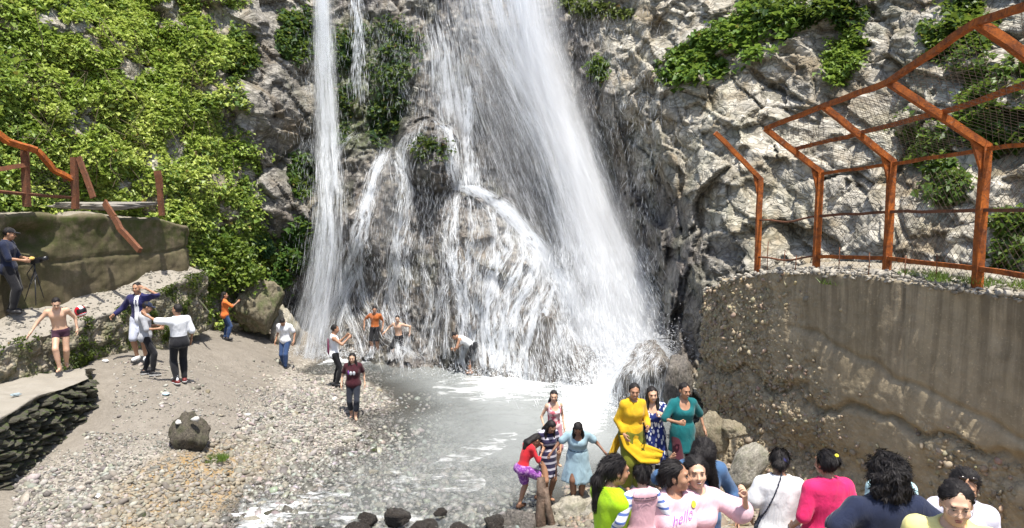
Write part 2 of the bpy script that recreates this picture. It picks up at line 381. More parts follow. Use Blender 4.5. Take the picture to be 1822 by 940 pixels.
# rounded travertine knobs the water runs over: (px, py of top, depth, half width m, reach m, py of foot)
lobes = [(642, 232, 26.6, 0.85, 1.1, 470), (695, 258, 26.3, 0.8, 1.2, 660), (765, 205, 26.8, 1.1, 1.6, 330), (600, 330, 26, 0.8, 0.9, 680), (850, 325, 25.6, 1.5, 1.8, 700),
         (925, 395, 25, 1.0, 1.5, 700), (985, 470, 24.4, 0.85, 1.4, 700), (655, 440, 25.6, 0.75, 0.8, 690), (745, 420, 25.4, 0.8, 0.7, 690), (800, 470, 24.8, 0.7, 0.8, 700), (1030, 585, 23.4, 0.7, 1.0, 720), (900, 520, 24.4, .6, .8, 720)]
def lobe_add(s18, z):
    out = np.zeros_like(z)
    for px, py, d, hw, reach, pf in lobes:
        c = P(px, py, d); q, _ = cyl(c[None]); s0 = q[0, 0]; zt = c[2]; zf = P(px, pf, d)[2]
        u = (s - s0) / hw if (s := s18) is not None else 0
        t = (zt - z)
        prof = np.where(t > 0, np.clip(t / (1.3 * hw), 0, 1) ** 0.55, 0) * sstep(zf - 0.6, zf + 0.6, z)
        out = np.maximum(out, reach * prof * np.sqrt(np.clip(1 - u * u * (0.55 + 0.45 / (1 + 0.5 * np.maximum(t, 0))), 0, 1)))
    return out
def cliff_base(s18, z):
    return cliff_tps(np.stack([s18, z], -1)) - lobe_add(s18, z)
def cyl2w(s18, z, r):
    a = s18 / 18; return np.stack([AX + r * np.sin(a), AY + r * np.cos(a), z], -1)
def regions(px, py, z):
    fallm = sstep(540, 600, px) * (1 - sstep(1060, 1180, px + (py - 300) * -0.25))
    right = sstep(1040, 1140, px - (py - 200) * 0.15)
    return fallm, right
NS, NZ = 920, 410
sa = np.linspace(-78, 85, NS); sa = np.radians(sa) * 18
za = np.linspace(-1.2, 16.5, NZ)
SS, ZZ = np.meshgrid(sa, za)
RB = cliff_base(SS, ZZ)
PB = cyl2w(SS, ZZ, RB)
PX, PY = proj(PB)
fm, rt = regions(PX, PY, ZZ)
lf = np.clip(1 - fm - rt, 0, 1)
big = fbm(PB / 3.2, 3, 1) * 0.75
rid = 1 - np.abs(noise(PB / 1.5 + noise(PB / 0.9, 9)[..., None] * 0.4, 3)) * 2
w1, w2, wid = worley(PB / np.array([1.1, 1.1, 0.9]), 5)
f1, f2, fid = worley(PB / 0.42, 8)
ang = math.radians(52)
al = PB[..., 0] * math.cos(ang) - PB[..., 2] * math.sin(ang); ac = PB[..., 0] * math.sin(ang) + PB[..., 2] * math.cos(ang)
stq = np.stack([al / 1.6, ac / 0.30, PB[..., 1] / 0.9], -1)
st = 1 - np.abs(noise(stq + noise(PB / 0.8, 4)[..., None] * 0.5, 11)) * 2
g1, g2, gid = worley(np.stack([al / 0.55, ac / 0.2, PB[..., 1] / 0.4], -1), 17)
vt = PB * np.array([1.7, 1.7, 0.32])
vert = 1 - np.abs(noise(vt + noise(PB / 0.7, 6)[..., None] * 0.35, 21)) * 2
vert2 = 1 - np.abs(noise(vt * 2.6 + 5, 23)) * 2
fine = fbm(PB * 5.5, 3, 31)
wp = PB + 0.14 * np.stack([noise(PB / .8, 201), noise(PB / .8, 202), noise(PB / .8, 203)], -1)
h1, j1 = facets(wp / np.array([1.5, 1.3, 1.2]), 211)
h0, j0 = facets(np.stack([al / 2.6, ac / 1.3, wp[..., 1] / 1.5], -1), 219); crk0 = np.exp(-(j0 / .035) ** 2)
h2, j2 = facets(np.stack([al / 1.5, ac / 0.5, wp[..., 1] / 0.9], -1), 212)
h3, j3 = facets(wp / 0.24, 213)
vq = wp * np.array([1.9, 1.6, 0.55]); h4, j4 = facets(vq, 214)
cm = sstep(-.15, .35, noise(PB / 1.1, 231)); cm2 = sstep(0, .4, noise(PB / .6, 232)); crk1 = np.exp(-(j1 / .05) ** 2) * cm; crk2 = np.exp(-(j2 / .08) ** 2) * cm2; crk3 = np.exp(-(j3 / .12) ** 2) * cm2
ridf = 1 - np.abs(fbm(np.stack([al / .7, ac / .22, wp[..., 1] / .5], -1), 3, 241)) * 2.2; ridg = 1 - np.abs(fbm(wp / .8, 4, 242)) * 2.2
D = big * (lf * 1 + rt * 0.75 + fm * 0.45)
D += lf * (0.12 * rid + 0.30 * h0 + 0.30 * h1 + 0.20 * h2 + .08 * ridg + .03 * h3 - .16 * crk1 - .06 * crk2)
D += rt * (0.05 * rid + 0.46 * h0 + 0.22 * h1 + 0.24 * h2 + .03 * h3 + .03 * ridf - .14 * crk0 * sstep(-.1, .4, noise(PB / 1.6, 251)) - .08 * crk1 - .05 * crk2)
D += fm * (0.08 * rid + 0.30 * vert + 0.17 * vert2 + 0.20 * h4 + .05 * h2 + .05 * ridg - .14 * np.exp(-(j4 / .07) ** 2) * cm)
D += fine * (0.05 - .035 * rt)
RR = RB - D
PC = cyl2w(SS, ZZ, RR)
PX, PY = proj(PC)
def blob(px, py, rx, ry, rot=0, e0=1.0, e1=0.6, X=None, Y=None):
    X = PX if X is None else X; Y = PY if Y is None else Y
    c, s_ = math.cos(math.radians(rot)), math.sin(math.radians(rot))
    dx, dy = X - px, Y - py; u = (dx * c + dy * s_) / rx; v = (-dx * s_ + dy * c) / ry
    return 1 - sstep(e1, e0, np.sqrt(u * u + v * v))
nA = fbm(PB / 1.3, 4, 41); nB = fbm(PB / 0.45, 3, 43)
# creeper cover on the left slope; bare rock shows through in patches
green = (1 - sstep(395, 455, PX - 40 * nA * 2 + np.abs(PY - 330) * 0.05)) * (1 - sstep(470, 560, PY - PX * 0.12 + nA * 60))
for b in ((145, 215, 36, 42, 40), (310, 262, 26, 45, 10), (270, 290, 18, 30, 0), (408, 215, 30, 45, 20), (215, 80, 25, 12, 30), (385, 30, 30, 60, -30), (95, 40, 34, 18, 20), (345, 150, 16, 14, 0), (385, 330, 30, 30, 0), (350, 420, 18, 22, 0)):
    green = np.minimum(green, 1 - blob(*b) * 0.93)
green = np.maximum(green, blob(420, 80, 22, 40) * 0.9); green = np.maximum(green, blob(440, 170, 22, 40) * 0.95); green = np.maximum(green, blob(430, 300, 38, 70) * 0.8); green = np.maximum(green, blob(395, 400, 85, 80, 0) * 0.95); green = np.maximum(green, blob(440, 450, 60, 60) * .9)
green *= sstep(-0.42, -0.12, nA + 0.55 * nB + 0.22 - .25 * sstep(300, 420, PX))
# mask channels
wet = fm * (0.72 + 0.28 * sstep(-0.2, 0.3, nA)); wet = np.maximum(wet, blob(1180, 470, 100, 200, -18) * 0.9); wet = np.maximum(wet, blob(520, 500, 75, 190) * 0.75)
wet = np.maximum(wet, blob(900, 180, 230, 320) * 0.8); wet = np.maximum(wet, blob(1110, 600, 170, 140) * 0.9); wet = np.maximum(wet, blob(1280, 470, 70, 60) * .6)
wet = np.maximum(wet, blob(495, 240, 75, 300, -6, 1.15, .5) * (.55 + .5 * nA).clip(.2, .85))
wet = np.minimum(wet, 1 - 0.55 * blob(720, 60, 55, 90, -25)); wet = np.minimum(wet, 1 - 0.35 * blob(900, 430, 110, 70))
moss = np.maximum(green * 0.9, 0.25 * sstep(0.0, 0.5, nA)); moss = np.maximum(moss, fm * blob(640, 150, 110, 150) * 0.8)
moss = np.maximum(moss, blob(1380, 380, 110, 80) * 0.18)
pale = np.clip(rt * (0.75 + 0.35 * nA) + 0.35 * lf + 0.3 * fm + 0.4 * nB, 0, 1); pale *= 1 - .6 * blob(480, 250, 110, 320); pale *= 1 - 0.6 * blob(1580, 100, 260, 120); pale *= 1 - .5 * blob(1450, 190, 110, 60)
mask = np.stack([np.clip(wet, 0, 1), np.clip(moss, 0, 1), pale], -1).reshape(-1, 3)
o = link('cliff', mesh('cliff', PC.reshape(-1, 3), gridfaces(NZ, NS)[:, ::-1], [M_CLIFF], True, {'mask': mask}))
tag(o, 'bowl of pale limestone cliff around the pool', None, None, 'structure')
# smooth normals of the cliff (outwards, into the bowl)
def grid_normals(Q):
    a = np.gradient(Q, axis=1); b = np.gradient(Q, axis=0); n = np.cross(b, a)
    return n / (np.linalg.norm(n, axis=-1, keepdims=True) + 1e-9)
NC = grid_normals(PC)
if NC[NZ // 2, NS // 2, 1] > 0: NC = -NC

# ------------------------------------------------------------------ ground
WL = 0.0
gp = [P(628,745,18.3),P(595,687,20.5),P(507,657,23),P(402,605,23.3),P(320,682,16.6),P(264,667,17.3),P(250,640,18.2),P(165,745,15.4),P(0,905,12)]
gp += [G(430,720,.72),G(300,760,.85),G(340,815,.55),G(180,860,.42),G(250,930,.22),G(420,935,.02),G(480,850,.05),G(600,800,.04),G(690,775,0),G(705,730,0),G(675,690,.0),G(600,668,.06),G(540,650,.05),G(480,640,.5),G(450,670,.45),
       G(850,720,-.6),G(900,850,-.3),G(700,880,-.13),G(1000,800,-.45),G(800,910,-.16),G(600,900,-.1),G(520,890,-.05),G(760,780,-.22),G(1020,915,.1),G(1150,860,.35),G(940,930,-.05),G(560,760,.3),G(500,800,.25),G(600,730,.2),G(400,800,.35),G(360,880,.15)]
gp = [np.array(g) for g in gp]
gp += [np.array(g, float) for g in ((0,0,4.2),(2,2,3.45),(1.6,3.3,2.7),(2.6,5,2.15),(.8,5,2.0),(-3,5,.5),(-5.5,9,.1),(-8,9,.45),(-3,9.5,-.1),(0,10,.2),(1.5,9,1.0),(3,9,1.3),(3.5,7,1.6),(5,6,1.7),(7.5,6,1.8),(-10,5,1),
  (-12,15,1.5),(-12,20,2),(-8.5,26,.6),(0,27,-.5),(6,22,-.5),(2.5,16,-.4),(7,16,1),(12,12,2),(7,10,.75),(5.9,12,.55),(4.9,13.6,.45),(3.9,14.8,.2),(3.1,13.5,.55),(2.6,11,.8),(-20,10,3),(20,10,4),(0,35,0),(-20,30,3),(20,30,3),(0,-8,4.5),(-10,-5,3),(12,-4,4.5))]
gp = np.array(gp)
ground_tps = TPS(gp[:, :2], gp[:, 2], 0.05)
def ground_z(xy):
    xy = np.asarray(xy, float); z = ground_tps(xy)
    q = np.concatenate([xy, np.zeros(xy.shape[:-1] + (1,))], -1)
    return z + 0.05 * fbm(q / 1.1, 3, 51) + 0.02 * noise(q / 0.25, 52)
gx = np.concatenate([np.linspace(-60, -14, 12), np.linspace(-13.9, 11, 270), np.linspace(11.5, 60, 12)])
gy = np.concatenate([np.linspace(-40, -2, 10), np.linspace(-1.5, 9, 60), np.linspace(9.08, 27, 190), np.linspace(28, 60, 10)])
GX, GY = np.meshgrid(gx, gy)
GXY = np.stack([np.clip(GX, -20, 20), np.clip(GY, -8, 34)], -1)
GZ = ground_z(GXY)
GP = np.stack([GX, GY, GZ], -1); gpx, gpy = proj(GP)
stony = np.clip(blob(580, 790, 230, 120, -15, X=gpx, Y=gpy) + blob(250, 900, 260, 130, X=gpx, Y=gpy) * .7 + blob(560, 690, 90, 60, X=gpx, Y=gpy) + (gpx > 1240) * .9, 0, 1)
ochre = np.clip(blob(330, 870, 200, 80, -20, X=gpx, Y=gpy) + blob(420, 560, 50, 40, X=gpx, Y=gpy) * .6 + (gpx > 1230) * .8, 0, 1)
gwet = 1 - sstep(-.02, .07, GZ)
gwet = np.where(GY > 9, gwet, 0)
o = link('ground', mesh('ground', GP.reshape(-1, 3), gridfaces(len(gy), len(gx)), [M_GROUND], True, {'stony': stony.ravel(), 'ochre': ochre.ravel(), 'wet': gwet.ravel()}))
tag(o, 'sandy gravel beach and stream bed below the falls', None, None, 'structure')

# ------------------------------------------------------------------ pool water
wx = np.arange(-7.5, 6.5, 0.07); wy = np.arange(10.2, 28, 0.07); WX, WY = np.meshgrid(wx, wy)
wq = np.stack([WX, WY, np.zeros_like(WX)], -1)
wpx, wpy = proj(wq)
B = lambda *a, **k: blob(*a, X=wpx, Y=wpy, **k)
rap = .25 + np.clip(B(640, 900, 300, 75, -12) + B(420, 925, 120, 50), 0, 1)
foam = np.clip(0.95 * B(1060, 688, 75, 50, e1=.2) + 0.8 * B(1035, 740, 50, 50, e1=.3) + 0.55 * B(930, 668, 130, 20, e1=.2) + .7 * B(1180, 690, 80, 60) + .6 * B(600, 640, 110, 14, e1=.1) + .35 * B(900, 690, 150, 30, e1=.1)
               + .30 * B(500, 905, 150, 40, -15, e1=.2) + .28 * B(440, 925, 90, 28, e1=.2) + .04 * B(850, 800, 140, 30, -20, e1=.1) + .24 * B(680, 930, 110, 25, e1=.2) + .05 * B(760, 860, 160, 40, e1=.2) + .12 * B(1000, 780, 60, 40, e1=.2), 0, 1)
wz = 0.012 * noise(wq * np.array([3, 2, 1]), 61) + 0.05 * rap * np.abs(noise(wq * np.array([2.4, 2.4, 1]), 62)) + 0.03 * rap * noise(wq * 6, 63) + 0.06 * sstep(.4, 1, foam) * noise(wq * 2.5, 64) + .02 * foam * noise(wq * 7, 65)
gzw = ground_z(wq[..., :2]); wv = np.stack([WX, WY, wz], -1)
fc = gridfaces(len(wy), len(wx)); keep = (gzw.ravel()[fc].min(1) < 0.12); fc = fc[keep]
o = link('pool_water', mesh('pool_water', wv.reshape(-1, 3), fc, [M_POOL], True, {'foam': foam.ravel(), 'depth': np.clip(-gzw, 0, 1).ravel()}))
tag(o, 'milky grey plunge pool and the stream running out of it', None, None, 'structure')

# ------------------------------------------------------------------ walls, ledges: face + rounded edge + top, as one displaced sheet
def poly(pts, n):
    pts = np.asarray(pts, float); d = np.concatenate([[0], np.cumsum(np.linalg.norm(np.diff(pts[:, :2], axis=0), axis=1))])
    t = np.linspace(0, d[-1], n); return np.stack([np.interp(t, d, pts[:, k]) for k in range(pts.shape[1])], -1)
def strip(front, back, n, nf, nt, disp, batter=0.0):
    """front: (x, y, z_bottom, z_top); back: (x, y, z_top) -> grid rows from foot to top to rear, displaced along its normal"""
    f = poly(front, n); b = poly(back, n); rows = []
    out = f[:, :2] - b[:, :2]; out /= np.linalg.norm(out, axis=1, keepdims=True) + 1e-9
    for k in range(nf):
        t = k / (nf - 1); q = f[:, :3].copy(); q[:, 2] = f[:, 2] + (f[:, 3] - f[:, 2]) * t
        q[:, :2] += out * batter * (1 - t); rows.append(q)
    for k in range(1, nt):
        t = k / (nt - 1); q = np.concatenate([f[:, :2] + (b[:, :2] - f[:, :2]) * t, (f[:, 3] + (b[:, 2] - f[:, 3]) * t)[:, None]], 1); rows.append(q)
    Q = np.stack(rows)
    N = grid_normals(Q)
    m = N[nf // 2, :, :2] @ out.T
    if np.trace(N[nf // 2, :, :2] @ out.T) < 0: N = -N
    # blend normals at the arris so that it rounds off
    for _ in range(2): N[1:-1] = (N[:-2] + 2 * N[1:-1] + N[2:]) / 4
    N /= np.linalg.norm(N, axis=-1, keepdims=True) + 1e-9
    T = np.concatenate([np.linspace(0, 1, nf), np.linspace(1, 2, nt)[1:]])[:, None] * np.ones((1, n))
    S = np.linspace(0, 1, n)[None] * np.ones((len(rows), 1))
    d = disp(Q, S, T)
    return Q + N * d[..., None], N, S, T
# right retaining wall
RWF = [(8.5, 6.2, -.3, 4.42), (7.55, 8.2, -.3, 4.43), (6.8, 10, -.3, 4.42), (5.78, 12, -.3, 4.45), (4.85, 13.7, -.3, 4.36), (4.35, 15.0, -.3, 3.95), (4.25, 15.9, -.3, 3.7), (4.75, 16.8, -.3, 3.5), (5.8, 17.6, -.3, 3.6)]
RWB = [(12.5, 8.5, 4.5), (11.5, 10.2, 4.5), (10.5, 12, 4.4), (9.5, 13.8, 4.35), (8.3, 15.6, 4.3), (7.0, 16.8, 4.2), (6.4, 17.2, 4.0), (6.2, 17.6, 3.8), (6.0, 18, 3.7)]
def wr_px(Q): return proj(Q)
def rough_mask(Q):
    x, y = proj(Q); n = fbm(Q / 0.9, 3, 71)
    r = 1 - sstep(1330, 1500, x + 60 * n - (y - 560) * 0.35)
    r = np.maximum(r, sstep(660, 760, y - (x - 1500) * .3 + 90 * n) * (.25 + .65 * sstep(-.1, .35, fbm(Q / 1.5, 3, 70))))
    return r
def disp_rw(Q, S, T):
    r = rough_mask(Q); n = fbm(Q / 1.4, 3, 72) * 0.12; f1, f2, _ = worley(Q / 0.16, 73); w1, w2, wi = worley(Q / 0.55, 74)
    x, y = proj(Q)
    d = n * (0.35 + r) + r * (0.09 * (0.5 - f1) + 0.16 * (0.55 - w1) * (wi)) + 0.012 * noise(Q / .08, 75)
    jl = y - (572 + (x - 1400) * 0.5 + 14 * noise(Q / .5, 79)); jl = jl * (x > 1400) + (x <= 1400) * 99     # cold joint
    d -= 0.05 * np.exp(-(jl / 5.0) ** 2) * (T < 1); d += .03 * sstep(0, 30, jl) * (T < 1)
    d -= 0.05 * np.exp(-((x - 1607) / 2.2) ** 2) * (T < 1) * (y < 700)                       # vertical joint
    crack = np.abs(y - (640 + (x - 1250) * 0.36 + 45 * noise(Q / 0.8, 76) + 14 * noise(Q / .2, 77)))
    d -= 0.16 * np.exp(-(crack / 9.0) ** 2) * (x > 1240) * (T < 1)
    zr = Q[..., 2]; d -= 0.30 * sstep(1.7, 0.9, zr) * (T < 1) * (0.4 + noise(Q / 1.1, 78)); d += 0.25 * sstep(1.2, .3, zr)
    return d
Q, N, S, T = strip(RWF, RWB, 300, 120, 40, disp_rw)
n_, m_ = Q.shape[:2]; tops = sstep(.98, 1.06, T)
r = rough_mask(Q); x, y = proj(Q)
stain = (1 - r) * sstep(1.0, .55, T) * 0 + (T <= 1) * sstep(.35, 1.0, T) * (1 - .6 * r)
wm = link('retaining_wall', mesh('retaining_wall', Q.reshape(-1, 3), gridfaces(n_, m_), [M_WALLR], True, {'rough': (r * (T <= 1) + .6 * tops).ravel(), 'moss': (tops * .25).ravel(), 'stain': stain.ravel(), 'dust': (tops * .85).ravel()}))
tag(wm, 'tall brown concrete retaining wall with rough eroded foot, under the rusty cage', 'wall')
RQ, RN, RT, RR_ = Q, N, T, r
# left wall behind the ledge
LWF = [(-12.6, 13.2, 1.5, 5.25), (-12.15, 15.5, 1.5, 5.3), (-11.65, 17.8, 1.5, 5.25), (-11.0, 19.8, 1.8, 5.1), (-10.3, 21.6, 2.2, 4.95), (-10.0, 22.3, 2.4, 4.7), (-10.2, 23.0, 2.4, 4.5)]
LWB = [(-16, 15, 5.4), (-15.5, 17, 5.4), (-14.5, 19.5, 5.3), (-13, 21.8, 5.2), (-12, 23.2, 5.0), (-11.5, 23.8, 4.8), (-11.2, 24, 4.7)]
def disp_lw(Q, S, T):
    x, y = proj(Q); d = fbm(Q / 1.2, 4, 81) * 0.10 + 0.02 * noise(Q / .12, 82)
    d -= 0.06 * np.exp(-((Q[..., 2] - 4.05 - .12 * noise(Q / 1.3, 83)) / .035) ** 2) * (T < 1)
    d -= 0.45 * blob(50, 425, 45, 28, 0, 1.2, .3, X=x, Y=y) * (T < 1); d += .12 * sstep(.92, 1, T) * (T <= 1) * (.5 + noise(Q / .5, 84)); return d
Q, N, S, T = strip(LWF, LWB, 170, 60, 18, disp_lw)
n_, m_ = Q.shape[:2]; tops = sstep(.98, 1.05, T); nn = fbm(Q / .8, 3, 85)
lw = link('retaining_wall', mesh('left_wall', Q.reshape(-1, 3), gridfaces(n_, m_), [M_WALLL], True, {'rough': tops.ravel() * .6, 'moss': ((T < 1) * sstep(.5, 1.0, T) * .7 + np.clip(nn, 0, 1) * .6).ravel(), 'stain': ((T < 1) * .5).ravel(), 'dust': (tops * .9).ravel()}))
tag(lw, 'mossy concrete wall behind the raised path, broken railing on its top', 'wall')
# raised path in front of it
UF = [(-11.6, 12.6, .3, 2.2), tuple(P(0, 622, 15.2)[:2]) + (.6, P(0, 622, 15.2)[2]), tuple(P(160, 572, 17.6)[:2]) + (.9, P(160, 572, 17.6)[2]), tuple(P(250, 535, 19.3)[:2]) + (1.2, P(250, 535, 19.3)[2]), tuple(P(330, 497, 21.2)[:2]) + (1.5, P(330, 497, 21.2)[2]), (-9.5, 22.6, 1.5, 3.2)]
UB = [(-13.2, 13.0, 2.9), (-12.5, 15.6, 2.95), (-11.9, 17.9, 3.0), (-11.3, 19.8, 3.2), (-10.6, 21.7, 3.55), (-10.4, 22.8, 3.6)]
def disp_ul(Q, S, T):
    f1, _, wi = worley(Q / .32, 91); w1, _, _ = worley(Q / .12, 92); face = (T < 1.02)
    return fbm(Q / .9, 3, 93) * .10 + face * (.22 * (.5 - f1) + .08 * (.5 - w1)) + (1 - face) * (.03 * (.5 - f1)) + .01 * noise(Q / .07, 94)
Q, N, S, T = strip(UF, UB, 240, 36, 36, disp_ul)
n_, m_ = Q.shape[:2]; tops = sstep(.9, 1.05, T); nn = fbm(Q / .7, 3, 95)
ULQ, ULN, ULT = Q, N, T; nn_ul = nn
ul = link('path', mesh('path', Q.reshape(-1, 3), gridfaces(n_, m_), [M_LEDGE], True, {'rough': ((1 - tops) * 1.0).ravel(), 'moss': ((1 - tops) * (.75 + .5 * nn) + tops * sstep(1.75, 2, T) * .8).ravel(), 'stain': ((1 - tops) * .4).ravel(), 'dust': (tops * .7).ravel()}))
tag(ul, 'raised sandy path along the foot of the mossy wall', None, None, 'structure')
# low dry-stone block in the corner
BF = [(-9.2, 10.4, -.1, 1.62), tuple(P(-10, 752, 12.5)[:2]) + (.0, P(-10, 752, 12.5)[2]), tuple(P(70, 705, 14.0)[:2]) + (.1, P(70, 705, 14.0)[2]), tuple(P(160, 672, 15.7)[:2]) + (.3, P(160, 672, 15.7)[2]), tuple(P(150, 658, 16.4)[:2]) + (.5, P(150, 658, 16.4)[2]), (-9.9, 17.0, .8, 1.6)]
BB = [(-11.8, 11, 1.7), (-11.4, 13.2, 1.75), (-10.9, 15.2, 1.75), (-10.5, 16.2, 1.72), (-10.3, 16.6, 1.7), (-10.2, 17.0, 1.65)]
def disp_bl(Q, S, T):
    f1, _, wi = worley(Q / np.array([.3, .3, .14]), 96); face = (T < 1)
    return fbm(Q / .9, 3, 97) * .08 + face * (-.12 + .15 * (.5 - f1)) + (1 - face) * .03 * (.5 - f1) + .012 * noise(Q / .07, 98)
Q, N, S, T = strip(BF, BB, 150, 36, 26, disp_bl)
n_, m_ = Q.shape[:2]; tops = sstep(.9, 1.05, T)
bl = link('stone_wall', mesh('stone_wall', Q.reshape(-1, 3), gridfaces(n_, m_), [M_LEDGE], True, {'rough': (1 - tops).ravel(), 'moss': ((1 - tops) * .9 + .1).ravel(), 'stain': ((1 - tops) * .9).ravel(), 'dust': (tops * .75).ravel()}))
tag(bl, 'low dark dry-stone wall with flat sandy top in the near corner', 'wall')

# ------------------------------------------------------------------ rocks
def rock_me(name, sub, seed, mats, sq=(1, 1, 1), amp=.3, facet=.25, flat=False):
    V, Fc = ICO[sub]; q = V * 1.0 + seed * 3.17
    rr = np.random.default_rng(seed); d = 1.15 + amp * fbm(q * .9, 3, seed)
    for _ in range(9 + int(facet * 14)):
        n = rr.normal(size=3); n /= np.linalg.norm(n); c = V @ n; cut = rr.uniform(.62, 1.0); d = np.where(c > .05, np.minimum(d, cut / np.maximum(c, .05)), d)
    if sub > 3:
        h, j = facets(V * d[:, None] * 3.2 + seed, seed); d = d + .07 * h - .06 * np.exp(-(j / .1) ** 2) + .05 * fbm(q * 5, 3, seed + 5)
    else: d = d + .05 * noise(q * 3, seed)
    return mesh(name, V * d[:, None] * np.array(sq), Fc, mats, not flat)
# stones in the face of the dry-stone block (each can be picked out)
stv = [rock_me('block_stone', 2, 100 + k, [M_STONE], (1, .7, .5), .3, .5, True) for k in range(9)]
f = poly(BF[1:5], 400); cnt = 0; L = np.linalg.norm(f[-1, :2] - f[0, :2]) + 1
for row in range(17):
    s_ = rng.uniform(0, .04)
    while s_ < 1:
        w = rng.choice([rng.uniform(.10, .22), rng.uniform(.2, .34), rng.uniform(.34, .55)]); i = int(min(399, s_ * 400))
        zt = f[i, 3] - .07; zb = max(ground_z(f[i, :2][None])[0] - .05, -.1); z = zb + (row + .5 + rng.uniform(-.45, .45)) / 17 * 1.65; h = rng.uniform(.07, .15)
        if z + h * .5 < zt and cnt < 295:
            j = min(399, i + 4); tx, ty = f[j, 0] - f[max(0, i - 4), 0], f[j, 1] - f[max(0, i - 4), 1]
            link('stone', random.choice(stv), bl, (f[i, 0] - .10 + rng.uniform(-.07, .07), f[i, 1] + .05, z), (rng.uniform(-.2, .2), rng.uniform(-.14, .14), math.atan2(ty, tx) + rng.uniform(-.25, .25)), (w * .55, .30, h)); cnt += 1
        s_ += w / L * .95
def boulder(px, py, Y, size, label, m, seed, name='boulder', sub=4, rot=None, amp=.3, facet=.3, z=None, group=None, sink=.3, cat='boulder'):
    c = P(px, py, Y)
    o = link(name, rock_me(name, sub, seed, [m], (1, 1, 1), amp, facet), None, (c[0], c[1], c[2] - 0), rot if rot else (0, 0, seed * 1.3), size)
    return tag(o, label, cat, group)
boulder(455, 545, 25.0, (.85, .7, 1.2), 'large overhanging mossy rock behind the woman in orange', mat_boulder('mossy_rock', (.07, .058, .034), (.27, .235, .16), .75), 11, sub=5, amp=.35, facet=.5, rot=(0, .25, .4))
boulder(400, 535, 25.6, (.7, .6, .6), 'ochre rock slab left of the overhanging rock', M_BROWNROCK, 12, sub=4)
boulder(505, 590, 25.6, (.5, .6, .9), 'grey rock leaning at the mouth of the dark hollow', M_BOULD, 13, sub=4)
boulder(338, 780, 14.6, (.40, .34, .5), 'dark broken rock on the beach with white stones on top', mat_boulder('dark_broken_rock', (.03, .026, .02), (.14, .12, .09), .25), 14, sub=4, facet=.5, rot=(0, .4, .3))
FIN1 = boulder(972, 640, 22.3, (.55, .6, 1.55), 'tall dark rock fin in front of the falls', M_WETROCK, 15, sub=5, facet=.5)
FIN2 = boulder(1003, 640, 22.4, (.45, .5, 1.2), 'streaked wet rock with water running down its side', M_WETROCK, 16, sub=5, facet=.5)
boulder(1030, 662, 21.9, (.62, .5, .7), 'dark rounded rock at the foot of the rock fin', M_WETROCK, 17, sub=5, facet=.4)
BB_ = boulder(1146, 672, 19.6, (.85, .8, 1.15), 'big wet boulder in the white water behind the women', M_WETROCK, 18, sub=5, facet=.4, amp=.25)
boulder(1203, 690, 18.6, (.42, .5, .9), 'grey wet rock between big boulder and concrete wall', M_WETROCK, 19, sub=4)
boulder(1010, 925, 12.7, (.62, .45, .42), 'pale flat rock under the woman in the light blue dress', M_BOULD, 20, sub=5, facet=.45)
boulder(1085, 935, 12.3, (.55, .45, .4), 'pale rock beside the woman in the lime green top', M_BOULD, 21, sub=4, facet=.4)
boulder(925, 935, 12.5, (.35, .35, .3), 'brown wet rock under the girl in the red top', M_WETROCK, 22, sub=4)
boulder(1130, 872, 12.2, (.6, .5, .3), 'grey rock on which the woman in yellow stands', M_BOULD, 23, sub=4)
boulder(1215, 872, 12.0, (.5, .45, .3), 'grey rock on which the woman in teal stands', M_BOULD, 24, sub=4)
boulder(1262, 775, 13.6, (.22, .3, .42), 'lichen covered upright rock against the concrete wall', M_BROWNROCK, 25, sub=4, facet=.5)
boulder(1332, 835, 11.6, (.26, .25, .46), 'pale slanted slab leaning on the concrete wall', M_BOULD, 26, sub=4, facet=.6, rot=(.3, .5, .2))
boulder(1300, 765, 13.4, (.22, .3, .2), 'brown rock lodged at the wall foot above the slanted slab', M_BROWNROCK, 27, sub=4)
RL = ['second upright one in the white foam', 'middle one of the foaming stream', 'low one right of the foam', 'leftmost but one in the foam', 'large one below the shallows', 'rightmost, beside the brown rock', 'leftmost, half under foam', 'cut off below the large one', 'cut off below the middle one', 'smallest, set back in the shallows']
for k, (px, py, Y, r_) in enumerate(((658, 925, 12.3, .17), (705, 922, 12.3, .2), (752, 938, 12.1, .2), (632, 948, 11.9, .2), (815, 948, 12.0, .2), (880, 935, 12.2, .18), (560, 952, 11.9, .16), (845, 965, 11.7, .2), (720, 958, 11.8, .24), (785, 912, 12.6, .11))):
    boulder(px, py, Y, (r_ * 1.3, r_, r_ * .8), 'wet dark rock at the bottom edge, ' + RL[k], M_STREAMROCK, 40 + k, 'rock', 4, group='wet rocks in the foaming stream', cat='rock')
for px, py, sz, lab in ((318, 752, .085, 'white stone at left end of the dark broken rock'), (348, 746, .085, 'white stone at right end of the dark broken rock')):
    boulder(px, py, 14.45, (sz * 1.2, sz, sz * .6), lab, M_WHITE, int(px), 'stone', 2, cat='stone')
# loose stones one can pick out on the beach
lv = [rock_me('loose_stone', 3, 200 + k, [m], (1, .8, .6), .25, .35) for k, m in enumerate((M_BOULD, M_BOULD, M_BROWNROCK, M_STONE, M_BOULD, M_WHITE))]
for k in range(70):
    px, py = rng.uniform(30, 700), rng.uniform(690, 935)
    if px < 200 and py < 860: continue
    p = G(px, py, 0)
    for _ in range(6): p = G(px, py, float(ground_z(p[None, :2])[0]))
    s_ = rng.uniform(.05, .13)
    v = lv[int(rng.integers(0, 6)) if s_ < .09 else int(rng.integers(0, 5))]
    o = link('stone', v, None, (p[0], p[1], p[2] + s_ * .15), (rng.uniform(-.3, .3), rng.uniform(-.3, .3), rng.uniform(0, 6)), (s_ * 1.2, s_, s_))
    tag(o, 'loose stone lying on the gravel beach', 'stone', 'loose stones on the beach')
